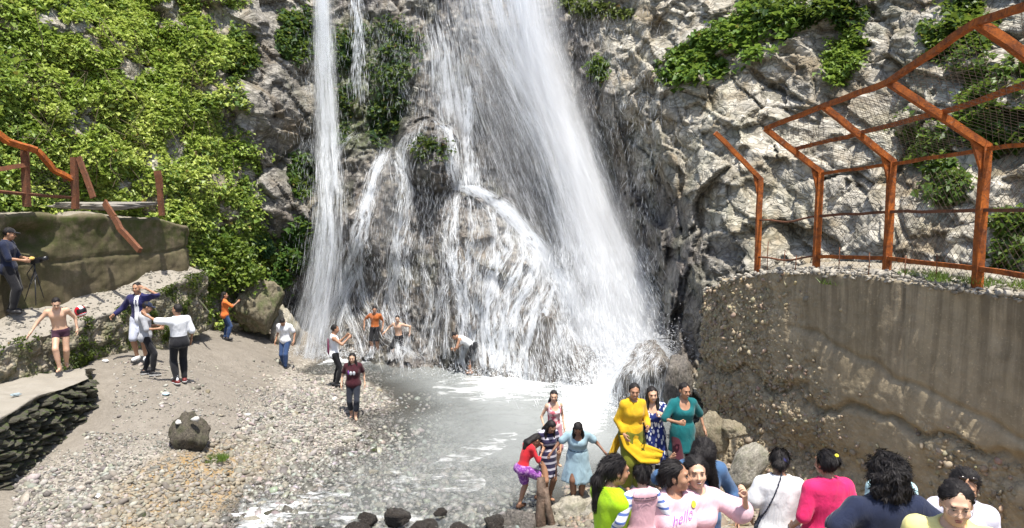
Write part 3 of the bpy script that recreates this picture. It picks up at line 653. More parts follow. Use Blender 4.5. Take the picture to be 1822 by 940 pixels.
# pebbles: nobody could count them
def scatter_px(n, boxes):
    out = []
    for (x0, y0, x1, y1, w) in boxes:
        k = int(n * w); out.append(np.stack([rng.uniform(x0, x1, k), rng.uniform(y0, y1, k)], -1))
    return np.vstack(out)
def on_ground(pp):
    u = (pp[:, 0] - CX) / F; v = (CY - pp[:, 1]) / F; dy = CT + v * ST; dz = -ST + v * CT; z = np.zeros(len(pp))
    for _ in range(8):
        t = (z - CAMZ) / dz; q = np.stack([u * t, dy * t], -1); z = 0.5 * z + .5 * ground_z(q)
    t = (z - CAMZ) / dz; q = np.stack([u * t, dy * t], -1); return np.column_stack([q, ground_z(q)])
def pebbles(name, pts, rad, tint, rgh, label, parent=None, flat=.62, nrm=None):
    V, Fc = ICO[1]; n = len(pts); k = len(V)
    a = rng.uniform(0, 6.28, n); sx, sy, sz = rng.uniform(.8, 1.35, n), rng.uniform(.65, 1.0, n), rng.uniform(.4, .8, n) * flat / .62
    jit = rng.uniform(.8, 1.2, (n, k, 1)); L = V[None] * jit * np.stack([sx, sy, sz], -1)[:, None] * rad[:, None, None]
    c, s_ = np.cos(a)[:, None], np.sin(a)[:, None]
    X = L[..., 0] * c - L[..., 1] * s_; Yv = L[..., 0] * s_ + L[..., 1] * c; t1, t2 = rng.normal(0, .3, (2, n, 1))
    Z = L[..., 2] + X * t1 + Yv * t2
    Q = np.stack([X, Yv, Z], -1) + pts[:, None]
    FF = (Fc[None] + (np.arange(n) * k)[:, None, None]).reshape(-1, 3)
    me = mesh(name, Q.reshape(-1, 3), FF, [M_PEB], True, {'tint': np.repeat(tint, k, 0), 'rgh': np.repeat(rgh, k)})
    o = link(name, me, parent); tag(o, label, None, None, 'stuff'); return o
pp = scatter_px(16500, ((420, 690, 700, 860, .44), (20, 770, 560, 940, .46), (520, 650, 680, 720, .08), (200, 640, 520, 800, .08)))
pp = pp[(pp[:, 0] > 150) | (pp[:, 1] > 800)]
g3 = on_ground(pp); dens = fbm(np.column_stack([g3[:, :2], np.zeros(len(g3))]) / .9, 3, 111)
rad = rng.gamma(3, .0085, len(g3)) + .009; rad *= np.where(g3[:, 2] > .55, .75, 1.15); rad *= (1 + .6 * np.clip(dens, -.6, .8)) * .9
g3[:, 2] += rad * .12
base = np.array([.29, .27, .235]); tint = base * rng.uniform(.3, 1.45, (len(g3), 1)) * (1 + rng.normal(0, .05, (len(g3), 3)))
ppx, ppy = proj(g3); och = blob(330, 870, 220, 90, -20, X=ppx, Y=ppy)[:, None] * rng.uniform(0, 1, (len(g3), 1))
tint = tint * (1 - och) + och * np.array([.25, .205, .135]) * rng.uniform(.5, 1.3, (len(g3), 1))
tint[g3[:, 2] < .05] *= .42
pebbles('gravel', g3, rad, np.clip(tint, .02, .8), np.where(g3[:, 2] < .05, .35, .85), 'bed of grey and ochre pebbles along the water')
pp = scatter_px(5200, ((430, 800, 950, 940, .75), (700, 700, 900, 830, .1), (640, 760, 900, 860, .15)))
g3 = on_ground(pp); g3 = g3[g3[:, 2] < .05]; rad = rng.gamma(3, .012, len(g3)) + .014; tint = np.array([.22, .215, .19]) * rng.uniform(.25, 1.7, (len(g3), 1)) * (1 + rng.normal(0, .06, (len(g3), 3)))
pebbles('gravel', g3 + np.array([0, 0, .01]), rad, np.clip(tint, .01, .6), np.full(len(g3), .3), 'dark pebbles under the shallow running water')
pp = scatter_px(5200, ((1235, 740, 1420, 940, .5), (1000, 850, 1240, 940, .2), (1400, 800, 1822, 940, .3)))
g3 = on_ground(pp); rad = rng.gamma(3, .012, len(g3)) + .014; tint = np.array([.24, .195, .135]) * rng.uniform(.35, 1.5, (len(g3), 1)) * (1 + rng.normal(0, .06, (len(g3), 3)))
pebbles('gravel', g3, rad, np.clip(tint, .02, .7), np.full(len(g3), .85), 'brown rubble on the bank below the concrete wall')
q = ULQ.reshape(-1, 3)[rng.choice(ULQ.shape[0] * ULQ.shape[1], 1700, p=(lambda w: w.ravel() / w.sum())(1.0 * (ULT > 1.02)))] + rng.normal(0, .03, (1700, 3)) * np.array([1, 1, .2]); rad = rng.gamma(2.5, .008, len(q)) + .006; tint = np.array([.26, .24, .2]) * rng.uniform(.4, 1.5, (len(q), 1))
pebbles('gravel', q, rad, np.clip(tint, .02, .7), np.full(len(q), .9), 'small stones on the raised path', ul)
# aggregate standing proud of the eroded wall and rubble on the wall top
def on_grid(Qg, Ng, w, n):
    w = w.ravel() / w.sum(); i = rng.choice(len(w), n, p=w); return Qg.reshape(-1, 3)[i] + rng.normal(0, .02, (n, 3)), Ng.reshape(-1, 3)[i]
q, _ = on_grid(RQ, RN, np.clip(RR_, 0, 1) ** 2 * (RT < 1) * (RQ[..., 2] > .6), 4200)
rad = rng.gamma(3, .0075, len(q)) + .008; tint = np.array([.33, .26, .165]) * rng.uniform(.6, 1.35, (len(q), 1)) * (1 + rng.normal(0, .06, (len(q), 3)))
pebbles('aggregate', q, rad, np.clip(tint, .02, .7), np.full(len(q), .9), 'stones standing proud of the eroded concrete', wm, 1.0)
q, _ = on_grid(RQ, RN, ((RT > .99) & (RT < 1.6)) * (1.0) * np.exp(-(RT - 1) * 4), 2600)
rad = rng.gamma(3, .009, len(q)) + .008; tint = np.array([.33, .30, .25]) * rng.uniform(.5, 1.4, (len(q), 1))
pebbles('rubble', q + np.array([0, 0, .02]), rad, np.clip(tint, .02, .8), np.full(len(q), .9), 'pale rubble along the wall top', wm)

# ------------------------------------------------------------------ leaves
def leaves(name, pos, nrm, size, tint, parent=None, sag=.35):
    n = len(pos); up = np.array([0, 0, 1.0])
    nd = nrm * .5 + up * 1.05 + rng.normal(0, .45, (n, 3)); nd /= np.linalg.norm(nd, axis=1, keepdims=True)
    d = nrm * .5 + rng.normal(0, .6, (n, 3)) - up * sag; d -= (d * nd).sum(1, keepdims=True) * nd; d /= np.linalg.norm(d, axis=1, keepdims=True)
    s_ = np.cross(d, nd); sz = size[:, None]; w = rng.uniform(.55, .8, (n, 1)) * sz * .62
    a = pos - d * sz * .5; b = pos + d * sz * .5 - nd * sz * .15; m = pos - d * sz * .1 + nd * .02
    l = m + s_ * w + nd * sz * .12; r_ = m - s_ * w + nd * sz * .12
    V = np.stack([a, l, b, r_], 1).reshape(-1, 3); i = np.arange(n)[:, None] * 4
    Fc = np.vstack([i + np.array([0, 1, 2]), i + np.array([0, 2, 3])])
    return link(name, mesh(name, V, Fc, [M_LEAF], False, {'tint': np.repeat(tint, 4, 0)}), parent)
SPACING = None
area = np.ones_like(PX) * np.linalg.norm(np.cross(np.gradient(PC, axis=0), np.gradient(PC, axis=1)), axis=-1)
vis = ((PX > -120) & (PX < 1960) & (PY > -120) & (PY < 640))
def pick(w, n):
    w = (w * area * vis).ravel(); w = w / w.sum(); i = rng.choice(len(w), n, p=w); return i
def tints(pos, lo, hi, n_seed, sc_=1.0):
    c = np.clip(.5 + .9 * fbm(pos / (1.4 * sc_), 3, n_seed) + rng.normal(0, .16, len(pos)), 0, 1)[:, None]
    t = np.array(lo) * (1 - c) + np.array(hi) * c; dead = rng.uniform(0, 1, len(pos)) < .012; t[dead] = np.array([.22, .13, .04]); return t
def grow(name, w, n, size, lo, hi, label=None, parent=None, depth=.34, kind=None, cat=None, seed=1):
    i = pick(w, n); p = PC.reshape(-1, 3)[i]; nr = NC.reshape(-1, 3)[i].copy(); nr[:, 2] = np.maximum(nr[:, 2], 0)
    cl = np.clip(.5 + 1.1 * fbm(p / .55, 2, seed), 0.05, 1.3)[:, None]
    p = p + nr * depth * cl * rng.uniform(.25, 1, (n, 1)) + rng.normal(0, .05, (n, 3))
    o = leaves(name, p, nr, rng.gamma(7, .14, n) * size, tints(p, lo, hi, seed + 5), parent)
    if label: tag(o, label, cat, None, kind)
    return o
DK, MD, YG, BR = (.03, .065, .012), (.075, .135, .02), (.17, .22, .028), (.27, .30, .05)
sunny = blob(230, 190, 190, 260, -20, 1.2, .4); lowleft = blob(60, 150, 140, 200, 0, 1.1, .4)  # sunny: sunlight on the slope put into the creeper's leaf tint
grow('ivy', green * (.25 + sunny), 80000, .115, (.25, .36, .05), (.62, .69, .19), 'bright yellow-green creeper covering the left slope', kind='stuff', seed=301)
grow('ivy', green * (1.05 - .75 * sunny), 44000, .135, (.10, .18, .04), (.36, .48, .10), 'darker green creeper off the sunlit part of the left slope, shade put into its tint', kind='stuff', seed=302)
shr = [((528, 60, 42, 62, 0), 2600, .17, (.025, .06, .02), (.08, .15, .045), 'dark shrub high on the rock left of the falls'),
       ((540, 310, 30, 55, 0), 1600, .17, DK, (.09, .17, .04), 'green shrub beside the thin left fall, halfway up'),
       ((528, 440, 34, 62, 10), 2200, .18, DK, (.09, .18, .04), 'bushy plant hanging above the dark hollow'),
       ((462, 440, 22, 22, 0), 600, .16, (.03, .075, .03), (.08, .17, .07), 'small bluish plant on the rock above the overhang'),
       ((430, 110, 30, 60, 20), 1300, .15, DK, MD, 'shrub on the grey ridge left of the falls'),
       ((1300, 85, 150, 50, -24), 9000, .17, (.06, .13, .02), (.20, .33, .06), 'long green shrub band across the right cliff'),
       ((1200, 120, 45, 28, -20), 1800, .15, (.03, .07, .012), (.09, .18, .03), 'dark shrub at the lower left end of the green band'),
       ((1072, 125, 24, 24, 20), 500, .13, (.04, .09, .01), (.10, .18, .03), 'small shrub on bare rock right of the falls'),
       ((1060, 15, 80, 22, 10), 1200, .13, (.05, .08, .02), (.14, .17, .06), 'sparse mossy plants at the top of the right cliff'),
       ((1430, 20, 130, 40, 8), 4200, .16, (.02, .045, .012), (.06, .12, .025), 'dark shrub at the top of the right cliff'),
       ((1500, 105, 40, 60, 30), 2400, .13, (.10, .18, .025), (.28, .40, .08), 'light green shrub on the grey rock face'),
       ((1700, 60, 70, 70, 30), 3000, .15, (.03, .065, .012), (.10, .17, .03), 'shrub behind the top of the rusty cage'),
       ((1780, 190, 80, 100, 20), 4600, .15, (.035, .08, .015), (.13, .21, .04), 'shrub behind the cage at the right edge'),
       ((1650, 250, 60, 50, 0), 1500, .13, (.04, .085, .015), (.12, .2, .04), 'shrub behind the cage between its two right posts'),
       ((1680, 330, 45, 45, 0), 1100, .13, (.04, .085, .015), (.11, .19, .04), 'plants low behind the cage beside the nearest post'),
       ((1810, 450, 45, 70, 0), 1300, .14, (.04, .085, .015), (.14, .22, .04), 'plant at the foot of the cliff by the right edge'),
       ((690, 90, 70, 70, 40), 1500, .14, (.02, .05, .018), (.055, .11, .04), 'wet plants on the rock left of the main fall'),
       ((690, 180, 35, 110, 10), 2000, .14, (.018, .045, .018), (.05, .10, .04), 'wet fern curtain between the left strands'),
       ((610, 150, 25, 120, 0), 1700, .14, (.02, .05, .018), (.055, .115, .04), 'wet plants right of the thin left fall'),
       ((770, 270, 40, 26, 0), 500, .12, (.02, .045, .014), (.05, .09, .03), 'wet moss tuft under the upper knob')]
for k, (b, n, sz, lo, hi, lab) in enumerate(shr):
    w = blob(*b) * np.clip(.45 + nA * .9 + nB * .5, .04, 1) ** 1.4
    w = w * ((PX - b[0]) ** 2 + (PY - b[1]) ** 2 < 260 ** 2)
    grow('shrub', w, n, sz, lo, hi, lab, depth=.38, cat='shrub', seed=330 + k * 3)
i = rng.choice(ULQ.shape[0] * ULQ.shape[1], 5200, p=(lambda w: w.ravel() / w.sum())(np.clip(.1 + nn_ul, 0, 1) * (ULT < 1.08) * (ULT > .1))); p_ = ULQ.reshape(-1, 3)[i] + ULN.reshape(-1, 3)[i] * rng.uniform(0, .08, (5200, 1))
tag(leaves('moss', p_, ULN.reshape(-1, 3)[i], rng.uniform(.03, .08, 5200), tints(p_, (.02, .04, .008), (.10, .14, .025), 480, .4), ul), 'dark moss and small weeds on the side of the raised path', None, None, 'stuff')
mv = MB()
for _ in range(46):
    x0, y0 = rng.uniform(20, 430), rng.uniform(20, 300); pts = []
    for k in range(6):
        q_ = np.argmin((PX - x0) ** 2 + (PY - (y0 + k * 11)) ** 2 + 1e6 * ~vis); pts.append(PC.reshape(-1, 3)[q_] + NC.reshape(-1, 3)[q_] * (.32 + .1 * k) + rng.normal(0, .03, 3)); x0 += rng.normal(0, 3)
    mv.tube(pts, .011, 3, False)
tag(link('vines', mv.me('vines', [mat_boulder('vine_bark', (.05, .04, .025), (.16, .12, .07), .2)], True)), 'thin brown vines hanging through the creeper on the left slope', None, None, 'stuff')
# bush tumbling over the end of the left wall, grass tufts
def bush_px(pts, Y, n, size, lo, hi, label, spread, cat='bush', seed=1, name='bush'):
    i = rng.integers(0, len(pts), n); c = np.array([P(*p, Y) for p in pts])[i]
    p = c + rng.normal(0, 1, (n, 3)) * np.array(spread); nr = np.tile(np.array([.2, -.6, .4]), (n, 1))
    o = leaves(name, p, nr, rng.uniform(.6, 1.3, n) * size, tints(p, lo, hi, seed, .5)); return tag(o, label, cat)
bush_px([(350, 440), (370, 470), (400, 480), (430, 490), (380, 430), (410, 450), (345, 485)], 24.7, 4600, .15, (.06, .12, .016), (.24, .32, .05), 'leafy bush tumbling over the end of the left wall', (.35, .3, .22), seed=401)
bush_px([(505, 480), (515, 460), (500, 500)], 26.3, 900, .15, DK, (.09, .19, .04), 'small leafy plant hanging at the lip of the dark hollow', (.18, .2, .2), seed=402)
def tuft(px, py, n, r_, hgt, label, Y=None, col=((.06, .12, .02), (.15, .24, .04)), name='grass', cat='grass'):
    c = on_ground(np.array([[px, py]], float))[0] if Y is None else P(px, py, Y)
    a = rng.uniform(0, 6.28, n); rr = r_ * np.sqrt(rng.uniform(0, 1, n)); b = c + np.stack([rr * np.cos(a), rr * np.sin(a), np.zeros(n)], -1)
    t = b + np.stack([rng.normal(0, .06, n), rng.normal(0, .06, n), rng.uniform(.5, 1, n) * hgt], -1); w = np.stack([np.cos(a) * .008, np.sin(a) * .008, 0 * a], -1)
    V = np.stack([b - w, b + w, t], 1).reshape(-1, 3); Fc = np.arange(3 * n).reshape(-1, 3); k = rng.uniform(0, 1, (n, 1)); ti = np.array(col[0]) * (1 - k) + np.array(col[1]) * k
    return tag(link(name, mesh(name, V, Fc, [M_LEAF], False, {'tint': np.repeat(ti, 3, 0)})), label, cat)
tuft(382, 818, 420, .26, .12, 'small green grass tuft on the beach near the water')
tuft(1495, 505, 200, .35, .14, 'grass tuft on the wall top at the second post', 12.6, name='grass_tuft'); tuft(1700, 500, 260, .4, .14, 'weeds on the wall top beside the nearest post', 10.8, name='grass_tuft')
tuft(1790, 510, 260, .4, .16, 'weeds on the wall top at the right edge', 10.5, name='grass_tuft'); tuft(1640, 490, 200, .35, .12, 'weeds on the wall top between the two right posts', 11.8, name='grass_tuft')

# ------------------------------------------------------------------ falling water: tens of thousands of thin streaks of water
def slivers(a, b, w, name, label, mid=None):
    """a, b ends, w width: thin leaf-shaped streaks with random facing"""
    n = len(a); d = b - a; L = np.linalg.norm(d, axis=1, keepdims=True); d = d / (L + 1e-9)
    r_ = rng.normal(0, 1, (n, 3)); r_[:, 2] *= .3; s_ = np.cross(d, r_); s_ /= np.linalg.norm(s_, axis=1, keepdims=True) + 1e-9
    m = (a + b) / 2 if mid is None else mid; w = w[:, None] / 2
    V = np.stack([a, m + s_ * w, b, m - s_ * w], 1).reshape(-1, 3); Fc = np.arange(n * 4).reshape(-1, 4)
    return tag(link(name, mesh(name, V, Fc, [M_SPRAY], False)), label, None, None, 'stuff')
def plume(name, label, path, n, lw, Ydepth, skew=0.0, streak=1.0, wid=(.010, .03), ln=(.15, .5), seed=1, edge=1.6, tpow=1.0):
    """path: (px, py, Y, half width left px, half width right px, weight)"""
    pa = np.array(path, float); d = np.concatenate([[0], np.cumsum(np.hypot(np.diff(pa[:, 0]), np.diff(pa[:, 1])))]); d /= d[-1]
    m = int(n * 3.2); wts = np.interp(np.linspace(0, 1, 400), d, pa[:, 5]); cdf = np.cumsum(wts); cdf /= cdf[-1]
    s_ = np.interp(rng.uniform(0, 1, m), cdf, np.linspace(0, 1, 400))
    side = rng.uniform(0, 1, m) < .5 + skew; t = np.abs(rng.normal(0, 1, m)) ** tpow / edge
    lane = np.where(side, -t, t)
    q = np.stack([lane * 5.5 + 1.2 * noise(np.stack([s_ * 7, lane * 1.5, s_ * 0 + seed], -1), 3), s_ * 8 + seed, np.full(m, seed * 1.7)], -1)
    acc = np.clip(.5 + streak * (fbm(q * np.array([1, 1, 1]), 3, seed) + .5 * noise(q * np.array([3.3, 1.2, 1]), seed + 7)), .03, 1) ** 1.5
    k = rng.uniform(0, 1, m) < acc; s_, lane = s_[k][:n], lane[k][:n]; m = len(s_)
    def at(s2):
        c = [np.interp(s2, d, pa[:, j]) for j in range(5)]
        return c
    def world(s2):
        cx, cy, Yc, hl, hr = at(s2); px = cx + np.where(lane < 0, lane * hl, lane * hr); Yv = Yc + dep
        u = (px - CX) / F; v = (CY - cy) / F; dy = CT + v * ST; dz = -ST + v * CT; return np.stack([u * Yc / dy, Yv, CAMZ + dz * Yc / dy], -1)
    dep = rng.normal(0, Ydepth, m); a = world(s_)
    L = rng.uniform(*ln, m) / 10; b = world(np.minimum(s_ + L * .9, 1.0)); dv = b - a; dv /= np.linalg.norm(dv, axis=1, keepdims=True) + 1e-9
    b = a + dv * (rng.uniform(*ln, m))[:, None] + rng.normal(0, .02, (m, 3)); return slivers(a, b, rng.uniform(*wid, m), name, label)
NW = 'waterfall'
plume(NW, 'main waterfall plunging in a broad white plume', [(905,-60,27.6,75,38,.9),(928,60,27.3,75,38,1.0),(962,160,26.9,60,40,1.0),(1008,270,26.3,52,42,1.0),(1050,390,25.5,55,44,1.0),(1090,500,24.4,65,58,1.1),(1125,590,23.2,90,75,1.2),(1150,660,22.3,90,75,1.0)], 34000, .02, .5, .08, .8, (.002, .007), (.3, 1.2), 501)
plume(NW, 'bright core of the main waterfall', [(925,-60,27.0,26,18,.9),(948,90,26.8,26,18,.9),(988,200,26.3,26,20,1),(1035,320,25.6,30,24,.9),(1075,440,24.7,40,32,.9),(1115,560,23.4,55,50,.8),(1138,640,22.4,70,60,.7)], 15000, .02, .35, .0, .8, (.002, .007), (.3, 1.2), 502)
plume(NW, 'thin veil of spray left of the main waterfall', [(850,-60,27.2,50,70,.9),(860,80,26.9,50,80,.9),(880,200,26.6,45,100,.8),(915,300,26.2,40,110,.6),(970,420,25.4,45,90,.6),(1030,540,24,50,80,.5)], 7000, .02, .8, .0, .9, (.002, .005), (.3, 1.0), 503, 1.1)
plume(NW, 'drifting spray at the foot of the main waterfall', [(1070,430,24.6,70,60,.5),(1100,540,23,110,90,1),(1130,620,21.8,120,80,1.5),(1140,690,20.8,110,80,1)], 26000, .02, .9, .0, .6, (.004, .01), (.08, .4), 504, 1.1)
plume(NW, 'thin free fall at the left side of the falls', [(573,-60,28.4,9,9,1.1),(576,90,27.9,11,11,1.2),(582,200,27.0,14,13,1.1),(586,290,25.7,18,17,1.1),(587,390,24.9,22,20,1.1),(582,470,24.8,26,24,1),(566,560,24.7,28,30,.9),(552,630,24.5,32,36,.8)], 11000, .02, .14, .0, .8, (.003, .008), (.3, 1.0), 505)
plume(NW, 'faint strand beside the thin left fall', [(632,-40,28.8,9,9,1),(636,60,28.4,10,10,1),(640,170,28.1,16,16,.5)], 900, .02, .1, .0, 1.0, (.01, .022), (.2, .5), 506)
plume(NW, 'pale strands down the middle of the rock', [(775,20,28.4,20,20,.15),(790,90,27.9,20,20,.8),(797,170,27.6,26,26,1.1),(808,240,27.2,36,28,.8),(828,320,26.5,30,22,1)], 4200, .02, .15, .0, 1.2, (.004, .011), (.3, .9), 507, 1.2)
plume(NW, 'strand falling onto the lower knob', [(835,150,27.6,5,5,1),(830,240,27.1,8,8,1),(826,330,26.0,22,22,1.2)], 1500, .02, .1, 0, 1, (.01, .022), (.15, .4), 508)
# water running down the rock: traced downhill over a smoothed copy of the cliff
def smooth2(A, k):
    for _ in range(k):
        A = A.copy(); A[1:-1] = (A[:-2] + 2 * A[1:-1] + A[2:]) / 4; A[:, 1:-1] = (A[:, :-2] + 2 * A[:, 1:-1] + A[:, 2:]) / 4
    return A
RS = smooth2(RR, 6); dS = np.gradient(RS, axis=1) / np.gradient(SS, axis=1); dZ = np.gradient(RS, axis=0) / np.gradient(ZZ, axis=0)
def samp(A, s_, z):
    fi = np.clip((z - za[0]) / (za[1] - za[0]), 0, NZ - 1.01); fj = np.clip((s_ - sa[0]) / (sa[1] - sa[0]), 0, NS - 1.01); i, j = fi.astype(int), fj.astype(int); u, v = fi - i, fj - j
    return A[i, j] * (1 - u) * (1 - v) + A[i + 1, j] * u * (1 - v) + A[i, j + 1] * (1 - u) * v + A[i + 1, j + 1] * u * v
def flow(name, label, srcs, nper, copies, side=.9, off=(.02, .1), wid=(.012, .03), stop=-.05, jit=.06, seed=1, fade=.0):
    A, Bv, Wd = [], [], []
    for (px, py, spread, cnt, z1) in srcs:
        hit = np.argmin(((PX - px) ** 2 + (PY - py) ** 2 + 1e6 * ~vis).ravel()); s0, z0 = SS.ravel()[hit], ZZ.ravel()[hit]
        k = cnt; s_ = s0 + rng.normal(0, spread, k); z = np.full(k, z0) + rng.uniform(-.15, .25, k); vs = np.zeros(k)
        ps, pz = s_.copy(), z.copy(); step = .09; alive = np.ones(k, bool)
        zend = stop if z1 is None else z1
        hist = []
        for it in range(140):
            gs = samp(dS, s_, z); gz = samp(dZ, s_, z)
            # downhill on r = R(s, z): sideways drift grows where the rock lies back
            lat = gs * gz / (1 + gz * gz); vs = .55 * vs + .45 * np.clip(-lat * side * 1.0, -1.3, 1.3)
            s_ = s_ + vs * step + rng.normal(0, .006, k); z = z - step; hist.append((s_.copy(), z.copy()))
            if z.max() < zend: break
        H = np.array([h[0] for h in hist]); Hz = np.array([h[1] for h in hist])
        for c in range(copies):
            m = int(k * len(hist) * .55); ii = rng.integers(0, max(1, len(hist) - 5), m); jj = rng.integers(0, k, m); sp = rng.integers(2, 5, m)
            thin = rng.uniform(0, 1, m) > fade * ii / len(hist); ii, jj, sp = ii[thin], jj[thin], sp[thin]; m = len(ii)
            o1 = rng.uniform(*off, m); j1 = rng.normal(0, jit, m)
            sA, zA = H[ii, jj] + j1, Hz[ii, jj]; e = np.minimum(ii + sp, len(hist) - 1); sB, zB = H[e, jj] + j1 + rng.normal(0, .015, m), Hz[e, jj]
            ok = zA > zend
            A.append(cyl2w(sA, zA, samp(RR, sA, zA) - o1)[ok]); Bv.append(cyl2w(sB, zB, samp(RR, sB, zB) - o1)[ok]); Wd.append(rng.uniform(*wid, ok.sum()))
    A, Bv, Wd = np.vstack(A), np.vstack(Bv), np.concatenate(Wd)
    return slivers(A, Bv, Wd, name, label)
zi = np.full((480, 940), -1); od = np.argsort(-(PC[..., 1]).ravel()); ax_ = (PX.ravel()[od] / 2).astype(int); ay_ = (PY.ravel()[od] / 2).astype(int)
ok_ = (ax_ >= 0) & (ax_ < 940) & (ay_ >= 0) & (ay_ < 480); zi[ay_[ok_], ax_[ok_]] = od[ok_]
for _ in range(6):
    for dy_, dx_ in ((0, 1), (1, 0), (0, -1), (-1, 0)):
        sh_ = np.roll(zi, (dy_, dx_), (0, 1)); zi = np.where(zi < 0, sh_, zi)
PCF, NCF = PC.reshape(-1, 3), NC.reshape(-1, 3)
def on_cliff(px, py): return zi[np.clip((py / 2).astype(int), 0, 479), np.clip((px / 2).astype(int), 0, 939)]
def runs(label, lines, seed=1, wid=(.004, .012), off=(.02, .16), dens=1.5):
    A, Bv, Mv, Wd = [], [], [], []
    for (pts, w0, w1, k) in lines:
        p = np.array(pts, float); d = np.concatenate([[0], np.cumsum(np.hypot(*np.diff(p, axis=0).T))]); L = d[-1]; n = int(L * 2.1 * k * dens * (w0 + w1) / 14)
        t0 = rng.uniform(0, .98, n); ln = rng.uniform(12, 46, n) / L; lane = rng.normal(0, .42, n)
        lane = lane + .35 * np.round(lane * 2) / 2                              # bundles
        q = [np.minimum(t0 + ln * f_, 1) for f_ in (0, .5, 1)]; o_ = rng.uniform(*off, n)[:, None]; W_ = []
        for t in q:
            x = np.interp(t * L, d, p[:, 0]); y = np.interp(t * L, d, p[:, 1]); w = w0 + (w1 - w0) * t
            wob = 3.0 * noise(np.stack([y / 26, lane * 1.4, np.full(n, seed + len(A) * 1.3)], -1), 5); i = on_cliff(x + lane * w + wob, y)
            u_ = (x + lane * w + wob - CX) / F; v_ = (CY - y) / F; dy_ = CT + v_ * ST; dz_ = -ST + v_ * CT; Yc = PCF[i, 1]
            W_.append(np.stack([u_ * Yc / dy_, Yc, CAMZ + dz_ * Yc / dy_], -1) + NCF[i] * o_)
        jump = np.abs(W_[0][:, 1] - W_[2][:, 1]) < 1.1
        A.append(W_[0][jump]); Mv.append(W_[1][jump]); Bv.append(W_[2][jump]); Wd.append(rng.uniform(*wid, jump.sum()))
    A, Bv, Mv, Wd = map(np.concatenate, (A, Bv, Mv, Wd)); return slivers(A, Bv, Wd, 'cascade', label, Mv)
runs('white strands running down the left rock', [([(690,262),(668,310),(648,380),(632,450),(610,510),(580,570),(548,628)],9,13,1.5), ([(692,265),(668,320),(652,400),(642,480),(650,530),(668,580),(660,638)],8,9,.8),
 ([(705,266),(716,330),(712,400),(704,470),(700,530),(712,600),(708,640)],10,14,.8), ([(722,280),(727,350),(718,430),(725,500)],8,10,.4), ([(640,236),(612,256),(596,290),(588,350)],6,9,.6), ([(655,240),(676,250),(672,285)],5,7,.5),
 ([(584,430),(576,500),(560,560),(540,628)],18,24,1.3), ([(592,430),(604,500),(622,560),(640,600),(650,640)],12,14,.6), ([(640,470),(612,540),(600,590),(590,635)],10,14,.7), ([(700,480),(680,540),(690,600),(740,640)],9,14,.4)], 11)
runs('cascade spilling over the lower knob', [([(806,337),(845,338),(880,358),(915,392),(950,432),(976,474),(1005,506),(1030,565),(1046,640)],10,20,2.2), ([(820,334),(870,352),(910,390),(950,440),(985,490),(1020,560)],14,20,1.2),
 ([(815,338),(812,400),(806,470),(818,520),(826,600),(822,650)],6,8,1.2), ([(835,343),(839,420),(830,500),(836,580),(840,645)],6,9,.9), ([(868,358),(880,430),(868,500),(860,580),(858,652)],6,9,1.1), ([(905,392),(900,440),(880,490),(870,550),(872,655)],9,12,1.6),
 ([(925,408),(930,460),(906,510),(890,570),(886,658)],8,13,1.5), ([(950,440),(946,490),(921,540),(906,600),(902,662)],9,14,1.7), ([(966,460),(970,510),(946,560),(931,620),(926,672)],8,13,1.5), ([(990,498),(976,540),(956,590),(946,672)],8,12,1.4), ([(1006,510),(1015,560),(1000,610),(990,660)],10,14,.8),
 ([(803,345),(792,420),(796,500),(776,570),(770,642)],6,9,.6), ([(750,400),(756,470),(766,540),(752,632)],5,8,.35), ([(850,350),(856,420),(848,480),(846,560)],6,8,.5), ([(790,500),(800,560),(795,640)],6,9,.5)], 31)
runs('water streaming over the upper knob', [([(738,232),(722,258),(716,300)],8,10,.9), ([(770,212),(796,238),(804,280),(806,330)],8,9,1.0), ([(760,212),(745,235),(740,270)],10,10,.5), ([(775,215),(780,240),(776,270)],8,8,.4)], 51)
runs('thin sheet of water down the middle of the rock', [([(786,120),(792,170),(798,220),(806,290),(820,335)],16,14,.55), ([(840,170),(832,240),(828,330)],4,8,.8), ([(700,60),(712,130),(730,180)],8,10,.2)], 71)
flow('cascade', 'thin trickles on the dark rock in the middle', [(790,420,.3,10,None),(820,440,.3,10,None),(760,470,.3,7,None),(730,400,.2,7,None),(700,460,.3,9,None),(640,470,.3,9,None),(860,470,.4,14,None)], 1, 1, seed=604, jit=.02, wid=(.008, .02))
# spray and veil around the boulder in the white water
def spray(px, py, Y, n, sp, ln, wid, label, up=.5):
    c = P(px, py, Y); a = c + rng.normal(0, 1, (n, 3)) * np.array(sp); a[:, 2] = np.abs(a[:, 2] - c[2]) + c[2]
    d = rng.normal(0, 1, (n, 3)); d[:, 2] = np.abs(d[:, 2]) * up + .2; d /= np.linalg.norm(d, axis=1, keepdims=True)
    slivers(a, a + d * rng.uniform(*ln, n)[:, None], rng.uniform(*wid, n), 'spray', label)
spray(1100, 690, 20.8, 5000, (.8, .7, .55), (.03, .12), (.006, .02), 'white spray where the main fall hits the pool')
spray(1165, 650, 19.9, 4000, (.8, .5, .5), (.03, .12), (.006, .018), 'spray bursting behind the big wet boulder')
spray(1050, 720, 19.2, 3800, (.55, .8, .16), (.03, .1), (.008, .022), 'churning white water running past the boulder')
spray(930, 668, 22.4, 2600, (1.6, .4, .14), (.03, .1), (.006, .018), 'white splash along the foot of the cascade')
spray(590, 636, 24.6, 2200, (1.0, .3, .2), (.03, .1), (.006, .018), 'splash at the foot of the thin left fall')

